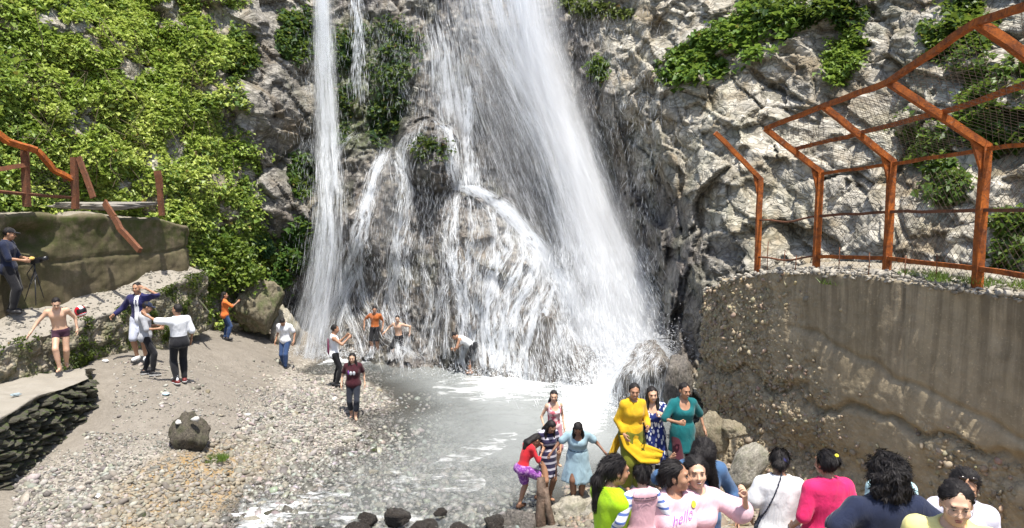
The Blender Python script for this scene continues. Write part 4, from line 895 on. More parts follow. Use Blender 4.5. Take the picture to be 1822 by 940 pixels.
n = 34000; mx_, my_ = rng.normal(860, 190, n), rng.uniform(40, 650, n); i = on_cliff(np.clip(mx_, 540, 1180), my_); dn_ = rng.uniform(0, 1, n) < np.clip(.55 + fbm(np.stack([mx_ / 120, my_ / 160, mx_ * 0], -1), 3, 801), .05, 1)
i = i[dn_]; p = PCF[i] + NCF[i] * rng.uniform(.1, 1.3, (len(i), 1)); dd = np.stack([rng.normal(0, .25, len(i)), rng.normal(0, .2, len(i)), -np.ones(len(i))], -1)
slivers(p, p + dd * rng.uniform(.1, .4, (len(i), 1)), rng.uniform(.003, .008, len(i)), 'mist', 'fine drifting mist in front of the wet rock')

def drape(o, n, label, zmin, wid=(.004, .011), ln=(.12, .5), bias=1.5):
    Mx = np.array(Matrix.LocRotScale(o.location, o.rotation_euler, o.scale)); me = o.data; k = len(me.vertices); co = np.empty(k * 3, np.float32); no = np.empty(k * 3, np.float32); me.vertices.foreach_get('co', co); me.vertex_normals.foreach_get('vector', no)
    co = co.reshape(-1, 3) @ Mx[:3, :3].T + Mx[:3, 3]; no = no.reshape(-1, 3) @ np.linalg.inv(Mx[:3, :3]); no /= np.linalg.norm(no, axis=1, keepdims=True)
    w = np.clip(.55 + 1.4 * noise(co * np.array([4.5, 4.5, .8]), 821), .02, 1) ** bias * (co[:, 2] > zmin); i = rng.choice(k, n, p=w / w.sum()); p = co[i] + rng.normal(0, .035, (n, 3)); nr = no[i]
    g = np.array([0, 0, -1.0]) - nr * (-nr[:, 2:3]); g /= np.linalg.norm(g, axis=1, keepdims=True) + 1e-6; p = p + nr * rng.uniform(.02, .09, (n, 1)); L = rng.uniform(*ln, (n, 1)); slivers(p, p + g * L + nr * .02, rng.uniform(*wid, n), 'cascade', label)
drape(BB_, 6500, 'white water pouring over the big wet boulder', .2); drape(FIN1, 2200, 'water trickling down the tall rock fin', .1, bias=3); drape(FIN2, 2200, 'water running down the streaked wet rock', .1, bias=2.5)
# soft clouds of spray: air full of droplets
def mat_mist(name, dens, streak, soft=1.3):
    m = bpy.data.materials.new(name); m.use_nodes = True; t = m.node_tree; t.nodes.remove(t.nodes['Principled BSDF']); N_ = t.nodes.new; Lk = t.links.new
    co = N_('ShaderNodeTexCoord').outputs['Object']; ln = N_('ShaderNodeVectorMath'); ln.operation = 'DOT_PRODUCT'; Lk(co, ln.inputs[0]); Lk(co, ln.inputs[1])
    f = N_('ShaderNodeMath'); f.operation = 'SUBTRACT'; f.use_clamp = True; f.inputs[0].default_value = 1; Lk(ln.outputs['Value'], f.inputs[1])
    pw = N_('ShaderNodeMath'); pw.operation = 'POWER'; Lk(f.outputs[0], pw.inputs[0]); pw.inputs[1].default_value = soft
    mp = N_('ShaderNodeMapping'); mp.inputs['Scale'].default_value = streak; Lk(co, mp.inputs[0]); nz = N_('ShaderNodeTexNoise'); nz.inputs['Scale'].default_value = 1; nz.inputs['Detail'].default_value = 3; Lk(mp.outputs[0], nz.inputs[0])
    rp = N_('ShaderNodeMapRange'); rp.inputs[1].default_value = .36; rp.inputs[2].default_value = .66; rp.inputs[3].default_value = .12; rp.inputs[4].default_value = 1.0; Lk(nz.outputs[0], rp.inputs[0])
    a = N_('ShaderNodeMath'); a.operation = 'MULTIPLY'; Lk(pw.outputs[0], a.inputs[0]); Lk(rp.outputs[0], a.inputs[1]); b_ = N_('ShaderNodeMath'); b_.operation = 'MULTIPLY'; Lk(a.outputs[0], b_.inputs[0]); b_.inputs[1].default_value = dens
    v = N_('ShaderNodeVolumePrincipled'); v.inputs['Color'].default_value = (.97, .98, 1, 1); v.inputs['Anisotropy'].default_value = .0; Lk(b_.outputs[0], v.inputs['Density']); Lk(v.outputs[0], t.nodes['Material Output'].inputs['Volume']); return m
def mist(A, Bp, rx, ry, dens, streak, label, ext=1.12, soft=1.3):
    A, Bp = np.asarray(A, float), np.asarray(Bp, float); d = Vector(Bp - A); V, Fc = ICO[3]
    o = link('mist', mesh('mist', V, Fc, [mat_mist('mist', dens, streak, soft)], True), None, (A + Bp) / 2); q = d.to_track_quat('Z', 'Y'); o.rotation_euler = q.to_euler()
    # keep the wide axis across the fall
    X_ = q @ Vector((1, 0, 0)); o.scale = (rx, ry, d.length / 2 * ext) if abs(X_.x) > .7 else (ry, rx, d.length / 2 * ext); tag(o, label, None, None, 'stuff'); return o
mist(P(910, -160, 27.2), P(990, 300, 26.0), 1.45, .9, 1.7, (3.4, 2, 1.1), 'white spray of the upper main waterfall')
mist(P(965, 60, 26.6), P(1080, 500, 24.4), 1.5, .9, 1.7, (3.6, 2, 1.2), 'white spray of the middle of the main waterfall')
mist(P(1035, 300, 25.4), P(1145, 680, 21.8), 1.9, 1.1, 1.2, (3.4, 2, 1.3), 'white spray of the lower main waterfall')
mist(P(830, -160, 26.9), P(960, 460, 25.6), 2.1, .9, .30, (4, 2, .9), 'thin veil of droplets left of the main waterfall')
mist(P(1120, 530, 22.4), P(1120, 690, 21.2), 2.6, 1.3, .55, (1.6, 1.6, 1.6), 'cloud of spray where the main waterfall lands', 1.3)
mist(P(573, -140, 28.2), P(586, 480, 25.0), .5, .5, 1.5, (2.5, 2, 3.5), 'spray around the thin left fall')
mist(P(586, 380, 25.0), P(552, 650, 24.5), .85, .5, .55, (3.2, 2, 1.2), 'spray at the bottom of the thin left fall')
mist(P(785, 60, 27.3), P(822, 350, 26.1), .8, .5, .8, (3.2, 2, 1.4), 'spray over the strands in the middle of the rock')
mist(P(700, 240, 26.0), P(670, 470, 25.2), 1.3, .5, .45, (4.5, 2, 1.2), 'faint spray over the left rock')
mist(P(900, 330, 25.4), P(960, 660, 22.9), 2.6, .8, .32, (6, 2, 1.2), 'faint spray in front of the lower cascade')
sc.cycles.volume_bounces = 2; sc.cycles.volume_step_rate = 1.0; sc.cycles.volume_max_steps = 64
# ------------------------------------------------------------------ rusty rockfall cage on the right wall
posts = [((6.78, 6.0), 4.62, 6.6), ((6.8, 8.2), 4.6, 6.56), ((6.74, 10.5), 4.56, 6.50), ((6.68, 12.95), 4.48, 6.37), ((6.07, 14.5), 4.36, 6.22), ((5.57, 16.5), 4.15, 6.1)]
aend = [(5.1, 6.0, 7.68), (5.07, 8.2, 7.70), (5.28, 10.45, 7.38), (5.40, 12.9, 7.32), (4.93, 14.4, 7.05), (4.5, 16.4, 7.12)]
cage = empty('rockfall_cage', (6.74, 10.5, 4.56), 'rusty orange steel cage of posts, sloping arms and wire on the wall top', 'railing')
def child(mb, name, mat_, par, smooth=False):
    me = mb.me(name, [mat_], smooth); o = link(name, me, par); base = par
    while base: o_loc = base.location; break
    o.matrix_parent_inverse = Matrix.Translation(-Vector(par.location)) if par.parent is None and par.type == 'EMPTY' else Matrix.Identity(4)
    return o
def post_set(par, xy, z0, z1, ae, w=.115):
    x, y = xy; m = MB().bar((x, y, z0 - .15), (x, y, z1), w, w, (0, 1, 0), .003, 6); child(m, 'post', M_RUST, par)
    m = MB().bar((x + .03, y, z1 - .02), ae, w * .85, w * .95, (0, 1, 0), .004, 5); child(m, 'arm', M_RUST, par)
    d = np.array(ae) - np.array((x, y, z1)); t = .16
    g = MB(); a = np.array((x - w / 2, y, z1 - .38)); b = np.array((x, y, z1)) + d * t - np.array((0, 0, .06)); c = np.array((x - w / 2, y, z1 - .03))
    th = np.array((0, .025, 0)); g.add([a - th, b - th, c - th, a + th, b + th, c + th], [(0, 2, 1), (3, 4, 5), (0, 1, 4, 3), (1, 2, 5, 4), (2, 0, 3, 5)]); child(g, 'gusset', M_RUST, par)
for (xy, z0, z1), ae in zip(posts[:5], aend[:5]): post_set(cage, xy, z0, z1, ae)
pt = [np.array((p[0][0], p[0][1], p[2])) for p in posts]; pb = [np.array((p[0][0], p[0][1], p[1])) for p in posts]; ae_ = [np.array(a) for a in aend]
for k in range(4):
    for nm, A, Bp, w in (('top_rail', ae_[k], ae_[k + 1], .075), ('purlin', pt[k] * .55 + ae_[k] * .45 + np.array((0, 0, .07)), pt[k + 1] * .55 + ae_[k + 1] * .45 + np.array((0, 0, .07)), .065), ('eaves_rail', pt[k] - np.array((0, 0, .05)), pt[k + 1] - np.array((0, 0, .05)), .055),
                         ('middle_rail', pb[k] * .47 + pt[k] * .53, pb[k + 1] * .47 + pt[k + 1] * .53, .05), ('bottom_rail', pb[k] + np.array((0, 0, .18)), pb[k + 1] + np.array((0, 0, .18)), .07)):
        if nm in ('purlin',) and k == 3: Bp = Bp + (Bp - A) * .1
        child(MB().bar(A, Bp, w, w, (0, 0, 1), .006, 5), nm, M_RUST if nm != 'middle_rail' else M_RUSTD, cage)
def wires(quad, sp, r_=.0032):
    a, b, c, d = [np.asarray(q, float) for q in quad]; m = MB(); L1 = np.linalg.norm(b - a); L2 = np.linalg.norm(d - a); n1, n2 = int(L1 / sp), int(L2 / sp)
    f = lambda u, v: (a * (1 - u) + b * u) * (1 - v) + (d * (1 - u) + c * u) * v + np.cross(b - a, d - a) / (L1 * L2) * .03 * math.sin(7 * u + 5 * v)
    for sgn in (1, -1):
        k = n2 / max(n1, 1)
        for i in range(-n2, n1 + 1):
            pts = []
            for j in range(0, n2 + 1, max(1, n2 // 3)):
                u = (i + j) / n1 if sgn > 0 else 1 - (i + j) / n1
                pts.append((u, j / n2))
            pts = [f(u, v) for u, v in pts if -.001 <= u <= 1.001]
            if len(pts) > 1: m.tube(pts, r_, 3, False)
    return m
for k in range(4):
    o = child(wires((pt[k], pt[k + 1], ae_[k + 1], ae_[k]), .13), 'wire_mesh', M_WIRE, cage); o['kind'] = 'stuff'
    o = child(wires((pb[k], pb[k + 1], pt[k + 1], pt[k]), .13), 'wire_mesh', M_WIRE, cage); o['kind'] = 'stuff'
m = MB()
lone = empty('cage_post', (5.57, 16.5, 4.15), 'single rusty post with sloping arm at the far end of the cage', 'post')
post_set(lone, posts[5][0], posts[5][1], posts[5][2], aend[5], .11)
for nm, t in (('bent_bar', .53), ('bent_bar', .1)):
    A = pb[5] * (1 - t) + pt[5] * t; Bp = pb[4] * (1 - t) + pt[4] * t; pts = [A * (1 - u) + Bp * u + np.array((0, 0, -.06 * math.sin(3.1 * u) + .02 * math.sin(9 * u))) for u in np.linspace(0, 1, 9)]
    child(MB().tube(pts, .022, 6), nm, M_RUSTD, lone, True)
for k, (px, py0, py1, Y) in enumerate(((1492, 440, 488, 12.6), (1545, 450, 492, 12.0), (1665, 452, 497, 11.0), (1610, 455, 492, 11.5), (1395, 445, 485, 13.9), (1365, 430, 480, 14.4), (1415, 455, 486, 13.4))):
    A, Bp = P(px, py1, Y), P(px + 2, py0, Y); o = link('rebar', MB().tube([A, (A + Bp) / 2 + rng.normal(0, .01, 3), Bp], .009, 5).me('rebar', [M_RUSTD], True))
    tag(o, 'thin rusty rebar stub on the wall top, ' + ('right of the third post from the left', 'left of the nearest cage bay middle', 'close left of the nearest post', 'in the middle of the nearest bay', 'in the middle of the second bay', 'beside the lone far post', 'close left of the second post')[k], 'rebar', 'rebar stubs along the wall top')
# ------------------------------------------------------------------ broken railing on the left wall
br = empty('broken_railing', P(48, 358, 17.4), 'bent rusty railing frame at the left edge of the mossy wall', 'railing')
def pxbar(par, pts, w, nm, mat_=M_RUSTD, h=None):
    for a, b in zip(pts[:-1], pts[1:]): child(MB().bar(P(*a), P(*b), w, h or w, (.1, 1, .1), .006, 4), nm, mat_, par)
pxbar(br, [(48, 368, 17.3), (44, 268, 17.3)], .13, 'post'); pxbar(br, [(-40, 210, 16.3), (14, 252, 17.0), (66, 268, 17.3)], .13, 'arm', M_RUST); pxbar(br, [(66, 268, 17.3), (96, 303, 17.7), (130, 320, 18.2)], .11, 'bent_rail', M_RUST)
pxbar(br, [(-40, 306, 16.4), (48, 294, 17.3)], .1, 'rail'); pxbar(br, [(-40, 338, 16.4), (50, 346, 17.3), (130, 352, 18.2)], .06, 'bottom_rail')
o = child(wires((P(50, 350, 17.3), P(130, 354, 18.2), P(126, 318, 18.2), P(70, 290, 17.4)), .16), 'wire_mesh', M_WIRE, br); o['kind'] = 'stuff'
b2 = empty('railing_post', P(133, 365, 18.2), 'rusty post with broken arm hanging down, on the mossy wall', 'post')
pxbar(b2, [(134, 372, 18.2), (132, 280, 18.2)], .13, 'post'); pxbar(b2, [(140, 280, 18.2), (152, 312, 18.1), (166, 352, 18.0)], .13, 'arm', M_RUSTD, .06); pxbar(b2, [(113, 322, 18.0), (133, 312, 18.2)], .07, 'rail_stub')
b3 = empty('railing_post', P(287, 375, 20.8), 'lone rusty post stub with torn plate, right end of mossy wall', 'post')
pxbar(b3, [(288, 384, 20.8), (284, 328, 20.8)], .12, 'post'); pxbar(b3, [(280, 304, 20.8), (284, 336, 20.8)], .2, 'plate', M_RUSTD, .05)
fb = empty('fallen_beam', P(195, 375, 19.0), 'rusty beam hanging down over the face of the mossy wall', 'beam')
pxbar(fb, [(186, 360, 19.3), (204, 388, 18.9)], .17, 'flange', M_RUSTD, .06); pxbar(fb, [(204, 388, 18.9), (214, 408, 18.75), (249, 446, 18.3)], .13, 'beam', M_RUSTD, .1)
o = link('slab', rock_me('slab', 4, 77, [M_LEDGE], (1, .35, .12), .2, .3), None, P(190, 366, 20.2), (0, 0, .7), (1.6, 1.4, 1.1)); tag(o, 'pale broken concrete slab lying on top of the mossy wall', 'slab')
# ------------------------------------------------------------------ people: bodies and clothes grown as smooth surfaces from signed distances
def snet(fn, lo, hi, h):
    lo = np.asarray(lo, float); hi = np.asarray(hi, float); n = np.maximum(3, np.ceil((hi - lo) / h).astype(int) + 1)
    ax = [lo[k] + h * np.arange(n[k]) for k in range(3)]; g = np.stack(np.meshgrid(*ax, indexing='ij'), -1); v = fn(g.reshape(-1, 3)).reshape(n)
    s_ = v < 0; c = s_[:-1, :-1, :-1].astype(np.int8)
    for a in (0, 1):
        for b in (0, 1):
            for d in (0, 1):
                if a + b + d: c = c + s_[a:n[0] - 1 + a, b:n[1] - 1 + b, d:n[2] - 1 + d]
    act = (c > 0) & (c < 8); idx = np.full(act.shape, -1, np.int64); idx[act] = np.arange(act.sum()); I = np.argwhere(act)
    acc = np.zeros((len(I), 3)); cnt = np.zeros((len(I), 1))
    cor = [(a, b, d) for a in (0, 1) for b in (0, 1) for d in (0, 1)]
    vals = {q: v[I[:, 0] + q[0], I[:, 1] + q[1], I[:, 2] + q[2]] for q in cor}
    for q in cor:
        for k in range(3):
            if q[k] == 0:
                r = list(q); r[k] = 1; r = tuple(r); a, b = vals[q], vals[r]; m = (a < 0) != (b < 0)
                t = np.where(m, a / np.where(a == b, 1, a - b), 0); p = np.array(q, float) + t[:, None] * (np.array(r) - np.array(q)); acc += p * m[:, None]; cnt += m[:, None]
    V = lo + (I + acc / np.maximum(cnt, 1)) * h; Q = []
    for k in range(3):
        sl0 = [slice(None)] * 3; sl1 = [slice(None)] * 3; sl0[k] = slice(0, n[k] - 1); sl1[k] = slice(1, n[k])
        a = s_[tuple(sl0)]; b = s_[tuple(sl1)]; E = np.argwhere(a != b); o1, o2 = [j for j in range(3) if j != k]
        ok = (E[:, o1] > 0) & (E[:, o2] > 0) & (E[:, o1] < n[o1] - 1) & (E[:, o2] < n[o2] - 1); E = E[ok]
        ins = a[tuple(E.T)]; f = []
        for da, db in ((-1, -1), (0, -1), (0, 0), (-1, 0)):
            q = E.copy(); q[:, o1] += da; q[:, o2] += db; f.append(idx[tuple(q.T)])
        f = np.stack(f, -1); flip = ins if k != 1 else ~ins; f[~flip] = f[~flip][:, ::-1]; Q.append(f)
    return V, np.vstack(Q)
def smin(a, b, k):
    h = np.clip(.5 + .5 * (b - a) / k, 0, 1); return b * (1 - h) + a * h - k * h * (1 - h)
def smax(a, b, k): return -smin(-a, -b, k)
def U(ds, k=.03):
    o = ds[0]
    for d in ds[1:]: o = smin(o, d, k)
    return o
def cap(p, a, b, ra, rb=None):
    rb = ra if rb is None else rb; a = np.asarray(a, float); ba = np.asarray(b, float) - a; pa = p - a; t = np.clip(pa @ ba / (ba @ ba + 1e-9), 0, 1)
    return np.linalg.norm(pa - t[:, None] * ba, axis=1) - (ra + (rb - ra) * t)
def ell(p, c, r, R=None):
    q = p - np.asarray(c, float)
    if R is not None: q = q @ R
    r = np.asarray(r, float); k0 = np.linalg.norm(q / r, axis=1); k1 = np.linalg.norm(q / (r * r), axis=1) + 1e-9
    return np.where(k1 < 1e-6, -r.min(), k0 * (k0 - 1) / k1)
def rotm(ax, deg):
    return np.array(Matrix.Rotation(math.radians(deg), 3, ax))
def sdf_head(p, male, q=0):
    f = 1.0 if male else .95
    d = U([ell(p, (0, -.015, .03), (.078, .098, .09)), ell(p, (0, .022, -.03), (.064 * f, .072, .085)), ell(p, (0, .05, -.088), (.034 * f, .032, .026)), ell(p, (0, .015, -.07), (.056 * f, .055, .04))], .025)
    d = U([d, cap(p, (-.035, .082, .032), (.035, .082, .032), .012)], .015)
    d = smin(d, ell(p, (.04, .062, -.028), (.026, .026, .026)), .02); d = smin(d, ell(p, (-.04, .062, -.028), (.026, .026, .026)), .02)
    for s_ in (-1, 1): d = smax(d, -ell(p, (s_ * .032, .104, .010), (.019, .02, .013)), .012)
    d = U([d, cap(p, (0, .088, .016), (0, .112, -.024), .007, .0125), ell(p, (.012, .098, -.028), (.009, .01, .008)), ell(p, (-.012, .098, -.028), (.009, .01, .008))], .009)
    d = U([d, ell(p, (0, .089, -.054), (.024, .010, .006)), ell(p, (0, .087, -.066), (.02, .010, .007))], .006)
    for s_ in (-1, 1): d = smin(d, ell(p, (s_ * .081, -.01, -.005), (.010, .02, .032), rotm('X', 12)), .006)
    return smin(d, cap(p, (0, -.022, -.05), (0, -.04, -.19), .054 if male else .045, .058 if male else .048), .02)
def sdf_hand(p, curl, spread=1.0):
    d = ell(p, (0, .045, 0), (.041, .056, .016)); d = smin(d, cap(p, (0, -.05, 0), (0, .02, 0), .026, .028), .02); fs = []
    for x, L, e in ((.031, .070, .10), (.011, .080, .02), (-.010, .075, -.06), (-.029, .058, -.16)):
        a = np.array([x, .086, 0]); ang = 0; e *= spread
        for k, (fr, r1, r2) in enumerate(((.42, .0095, .009), (.32, .009, .0082), (.26, .0082, .0068))):
            ang += curl * (.7 if k == 0 else 1.0); dr = np.array([math.sin(e) * math.cos(ang), math.cos(e) * math.cos(ang), -math.sin(ang)]); b = a + dr * L * fr; fs.append(cap(p, a, b, r1, r2)); a = b
    f = fs[0]
    for g in fs[1:]: f = np.minimum(f, g)
    d = smin(d, f, .008)
    t = U([cap(p, (.026, .022, -.004), (.052, .058, -.016 - .02 * curl), .014, .011), cap(p, (.052, .058, -.016 - .02 * curl), (.056 - .02 * curl, .092, -.024 - .035 * curl), .011, .008)], .006)
    return smin(d, t, .012)
HAND = {k: snet(lambda p: sdf_hand(p, c, sp), (-.07, -.06, -.1), (.09, .19, .05), .0066) for k, c, sp in (('relax', .45, 1), ('grip', 1.15, .6), ('open', .15, 1.5), ('point', .25, .5))}
HEADC = {}
def head_mesh(male, h):
    if (male, h) not in HEADC: HEADC[(male, h)] = snet(lambda p: sdf_head(p, male), (-.11, -.14, -.2), (.11, .14, .14), h)
    return HEADC[(male, h)]
def ik(a, t, l1, l2, pole):
    a = np.asarray(a, float); t = np.asarray(t, float); v = t - a; L = np.linalg.norm(v); Lc = min(L, (l1 + l2) * .995); u = v / L; t = a + u * Lc
    x = (l1 * l1 - l2 * l2 + Lc * Lc) / (2 * Lc); hgt = math.sqrt(max(0, l1 * l1 - x * x)); pl = np.asarray(pole, float); pl = pl - (pl @ u) * u; pl /= np.linalg.norm(pl) + 1e-9
    return a + u * x + pl * hgt, t
def frame(y, zhint):
    y = np.asarray(y, float) / np.linalg.norm(y); z = np.asarray(zhint, float); z = z - (z @ y) * y; z /= np.linalg.norm(z) + 1e-9; return np.stack([np.cross(y, z), y, z], 1)
# materials for skin, hair and cloth
def mat_skin(name, c):
    s = MT(name, .5, .4); n = s.noise(14, 4); s.set('Base Color', s.mix(s.ramp(n, (.35, 0), (.7, .5)), c, tuple(x * .78 for x in c))); s.set('Subsurface Weight', .12); s.set('Subsurface Radius', (.01, .004, .002)); s.set('Normal', s.bump(s.noise(60, 3), .12, .004)); return s.m
def mat_cloth(name, c, pat=None, c2=(.8, .8, .8), sc_=1.0, rough=.85):
    s = MT(name, rough, .2); n = s.noise(7, 4)
    if pat == 'stripe': f = s.ramp(s.n('ShaderNodeTexWave', Vector=s.co, Scale=sc_, Distortion=.6, Detail=1, _bands_direction='Z').outputs[1], (.70, 0), (.76, 1)); c = s.mix(f, c, c2)
    elif pat == 'leaf': f = s.ramp(s.voro(sc_, s.map((1, 1, .5), (0, .6, .4))), (.36, 1), (.42, 0)); c = s.mix(f, c, c2)
    elif pat == 'blotch': f = s.ramp(s.noise(sc_, 3), (.5, 0), (.56, 1)); c = s.mix(f, c, c2)
    base = s.mix(s.math('MULTIPLY', s.ramp(s.noise(2.6, 4, .6), (.5, 0), (.62, 1)), .28), c, s.mix(.75, c, (.01, .01, .012)))
    s.set('Base Color', s.mix(s.ramp(n, (.35, .0), (.75, .28)), base, s.mix(.6, base, (.02, .02, .025))))
    w = s.noise(5, 3, .6, s.map((1, 1, .45), (.3, .5, 0)), 1.2)
    s.set('Normal', s.bump(s.math('ADD', w, s.math('MULTIPLY', s.noise(220, 2), .08)), .7, .035)); s.set('Sheen Weight', .15); return s.m
def mat_hair(name, c, rough=.62):
    s = MT(name, rough, .25); n = s.noise(28, 4, .6, s.map((1, 1, .12))); s.set('Base Color', s.mix(n, tuple(x * .4 for x in c), tuple(min(1, x * 1.9) for x in c))); s.set('Normal', s.bump(n, .9, .012)); return s.m
SK = [mat_skin('skin_tan', (.46, .26, .17)), mat_skin('skin_brown', (.38, .205, .125)), mat_skin('skin_light', (.56, .35, .24)), mat_skin('skin_deep', (.21, .105, .065))]
HAIR = mat_hair('black_hair', (.012, .010, .010)); HAIRB = mat_hair('brown_black_hair', (.03, .018, .012))
M_EYE = MT('eye_white', .35, .3).set('Base Color', (.30, .27, .25)).m; M_IRIS = MT('iris', .15, .5).set('Base Color', (.02, .012, .008)).m; M_LIP = MT('lip', .45, .4).set('Base Color', (.30, .10, .085)).m; M_TEETH = MT('teeth', .3, .5).set('Base Color', (.75, .72, .66)).m
M_BLACKP = MT('black_plastic', .35, .5).set('Base Color', (.012, .012, .014)).m; M_SOLE = MT('white_sole', .6, .3).set('Base Color', (.75, .75, .73)).m; M_METAL = MT('bronze_metal', .5, .4).set('Base Color', (.22, .17, .13)).set('Metallic', .4).m
CM = {}
def C(name, c, pat=None, c2=(.8, .8, .8), sc_=1.0):
    if name not in CM: CM[name] = mat_cloth(name, c, pat, c2, sc_)
    return CM[name]
def ball(c, r, sub=2, R=None):
    V, Fc = ICO[sub]; V = V * np.asarray(r, float)
    if R is not None: V = V @ np.asarray(R).T
    return V + np.asarray(c, float), Fc
def wr(p, d, h, amp, sd):
    m = np.abs(d) < 3 * h; o = d.copy(); q = p[m]; o[m] = d[m] + amp * (noise(q * np.array([9, 9, 5]) + sd, 3) + .6 * noise(q * np.array([17, 17, 7]) + sd, 4)); return o
LOG = []
def person(label, px, py, Y, top=None, H=None, yaw=180, sex='m', skin=0, lean=0, side=0, twist=0, bend=0, feet=((.10, .03), (.10, -.03)), drop=.0, head=(0, 0, 0), L=(.07, .06, -.50), R=(.07, .06, -.50), poleL=(.4, -1, -.2), poleR=(.4, -1, -.2), handL='relax', handR='relax', palmL=None, palmR=None,
           hair='short', hairmat=None, hairlen=.35, garm=(), build=1.0, near=False, group=None, z=None, fz=(0, 0), smile=False, eyes='open', extra=None, name='person', fwd=0.0):
    base = P(px, py, Y)
    if z is not None: base[2] = z
    if z == 'g': pass
    if H is None: H = P(px, top, Y)[2] - base[2]
    S = H / 1.7; LOG.append((label[:30], round(H, 2), np.round(base, 2).tolist())); male = sex == 'm'; h = .019 if near else .028; sd = px * .013
    root = empty(name, base, label, 'person', group, math.radians(yaw))
    # joints, in metres of a 1.7 m figure; x right, y forward, z up
    Rl = rotm('X', -lean) @ rotm('Y', side); Rc = Rl @ rotm('X', -bend) @ rotm('Z', -twist)
    pel = np.array([0, fwd, .93 - drop]); w = Rl @ np.array([0, 0, 1.0]); chest = pel + Rl @ np.array([0, -.01, .17]) + Rc @ np.array([0, 0, .15]); neck = chest + Rc @ np.array([0, -.015, .20]); shw = (.185 if male else .16) * build ** .5
    SH = {1: chest + Rc @ np.array([shw, -.01, .13]), -1: chest + Rc @ np.array([-shw, -.01, .13])}
    hp, hy, hr = head; RH = Rc @ rotm('Z', hy) @ rotm('X', -hp) @ rotm('Y', hr) if abs(lean) + abs(bend) < 30 else Rl @ rotm('X', -bend) @ rotm('Z', hy) @ rotm('X', -hp) @ rotm('Y', hr)
    hc = neck + Rc @ np.array([0, .01, .03]) + RH @ np.array([0, .035, .125])
    HIP = {s_: pel + Rl @ np.array([s_ * .09, 0, -.03]) for s_ in (1, -1)}
    J = {}
    for s_, ft, zz in ((1, feet[0], fz[0]), (-1, feet[1], fz[1])):
        an = np.array([s_ * ft[0], ft[1], .085 + zz]); kn, an = ik(HIP[s_], an, .435, .42, (s_ * .15 + (ft[2] if len(ft) > 2 else 0), 1, 0)); J[('k', s_)], J[('a', s_)] = kn, an
    for s_, T, pl in ((1, R, poleR), (-1, L, poleL)):
        t = SH[s_] + np.array([s_ * T[0], T[1], T[2]]); el, wrist = ik(SH[s_], t, .285, .25, (s_ * pl[0], pl[1], pl[2])); J[('e', s_)], J[('w', s_)] = el, wrist
    b = build; am = (1.0 if male else .85) * b ** .5; lm = b ** .5
    def torso(p, t=0.0, hips=True):
        r = [ell(p, chest + Rc @ np.array([0, 0, .02]), (.155 * b + t, .105 * b + t, .19 + t), Rc), ell(p, (pel + chest) / 2, (.138 * b * (1 if male else .95) + t, .098 * b + t, .16 + t), Rl), ell(p, pel, (.165 * b * (.97 if male else 1.04) + t, .118 * b + t, .125 + t), Rl),
             cap(p, SH[-1] + Rc @ np.array([.03, 0, -.005]), SH[1] + Rc @ np.array([-.03, 0, -.005]), .06 + t), cap(p, chest + Rc @ np.array([0, -.01, .12]), neck, .085 + t, .06 + t)]
        if not male: r += [ell(p, chest + Rc @ np.array([q * .065, .085 * b, .0]), (.062 + t, .062 + t, .062 + t), Rc) for q in (1, -1)]
        else: r += [ell(p, chest + Rc @ np.array([q * .07, .072 * b, .05]), (.075 + t, .045 + t, .06 + t), Rc) for q in (1, -1)]
        for q in (1, -1): r.append(ell(p, pel + Rl @ np.array([q * .07, -.06, -.05]), (.085 + t, .085 + t, .085 + t), Rl))
        return U(r, .055)
    def leg(p, s_, t=0.0, upto=2.0, taper=1.0, flare=0.0):
        k, a = J[('k', s_)], J[('a', s_)]; d = cap(p, HIP[s_], HIP[s_] + (k - HIP[s_]) * min(1, upto), .085 * lm + t, (.085 + (.060 - .085) * min(1, upto)) * lm + t + flare * min(1, upto))
        if upto > 1:
            u = upto - 1; bk = np.array([0, -.02, 0]); d = smin(d, cap(p, k, k + (a - k) * u, (.059) * lm + t, (.059 + (.041 - .059) * u) * lm + t + flare), .03)
            if u > .5: d = smin(d, cap(p, k + (a - k) * .2 + bk, k + (a - k) * .55 + bk * .6, .057 * lm + t, .048 * lm + t), .04)
        return d
    def arm(p, s_, t=0.0, upto=2.0, flare=0.0):
        a, e, wv = SH[s_], J[('e', s_)], J[('w', s_)]; u = min(1, upto); d = smin(cap(p, a, a + (e - a) * u, .052 * am + t, (.052 + (.038 - .052) * u) * am + t + flare), ell(p, a, (.06 * am + t,) * 3), .03)
        if upto > 1: u = upto - 1; d = smin(d, cap(p, e, e + (wv - e) * u, .039 * am + t, (.039 + (.025 - .039) * u) * am + t + flare), .02)
        return d
    def foot(p, s_, t=0.0):
        a = J[('a', s_)]; d = np.array([s_ * .25, 1, 0]) / 1.03; z0 = a[2] - .05; q = np.array([a[0], a[1], z0])
        return smin(smin(cap(p, q - d * .045, q + d * .12, .036 + t, .030 + t), cap(p, q + d * .10 - [0, 0, .008], q + d * .15 - [0, 0, .008], .03 + t, .024 + t), .02), cap(p, a, q, .036 + t, .036 + t), .03)
    pts = np.array([pel, chest, neck, hc, SH[1], SH[-1]] + list(J.values())); lo, hi = pts.min(0) - .22, pts.max(0) + .22; lo[2] = max(lo[2], -.06)
    def body(p):
        d = smin(torso(p), cap(p, neck - Rc @ np.array([0, 0, .05]), hc + RH @ np.array([0, -.03, -.05]), .056 if male else .047, .05 if male else .042), .03)
        for s_ in (1, -1): d = smin(d, leg(p, s_), .035); d = smin(d, arm(p, s_), .03); d = smin(d, foot(p, s_), .02)
        return d
    VV, FF, MI = [], [], []; nv = 0
    def put(V, Fc, m):
        nonlocal nv
        for f in np.asarray(Fc): FF.append(tuple(int(i) + nv for i in f))
        VV.append(V); MI.extend([m] * len(Fc)); nv += len(V)
    put(*snet(body, lo, hi, h), 0)
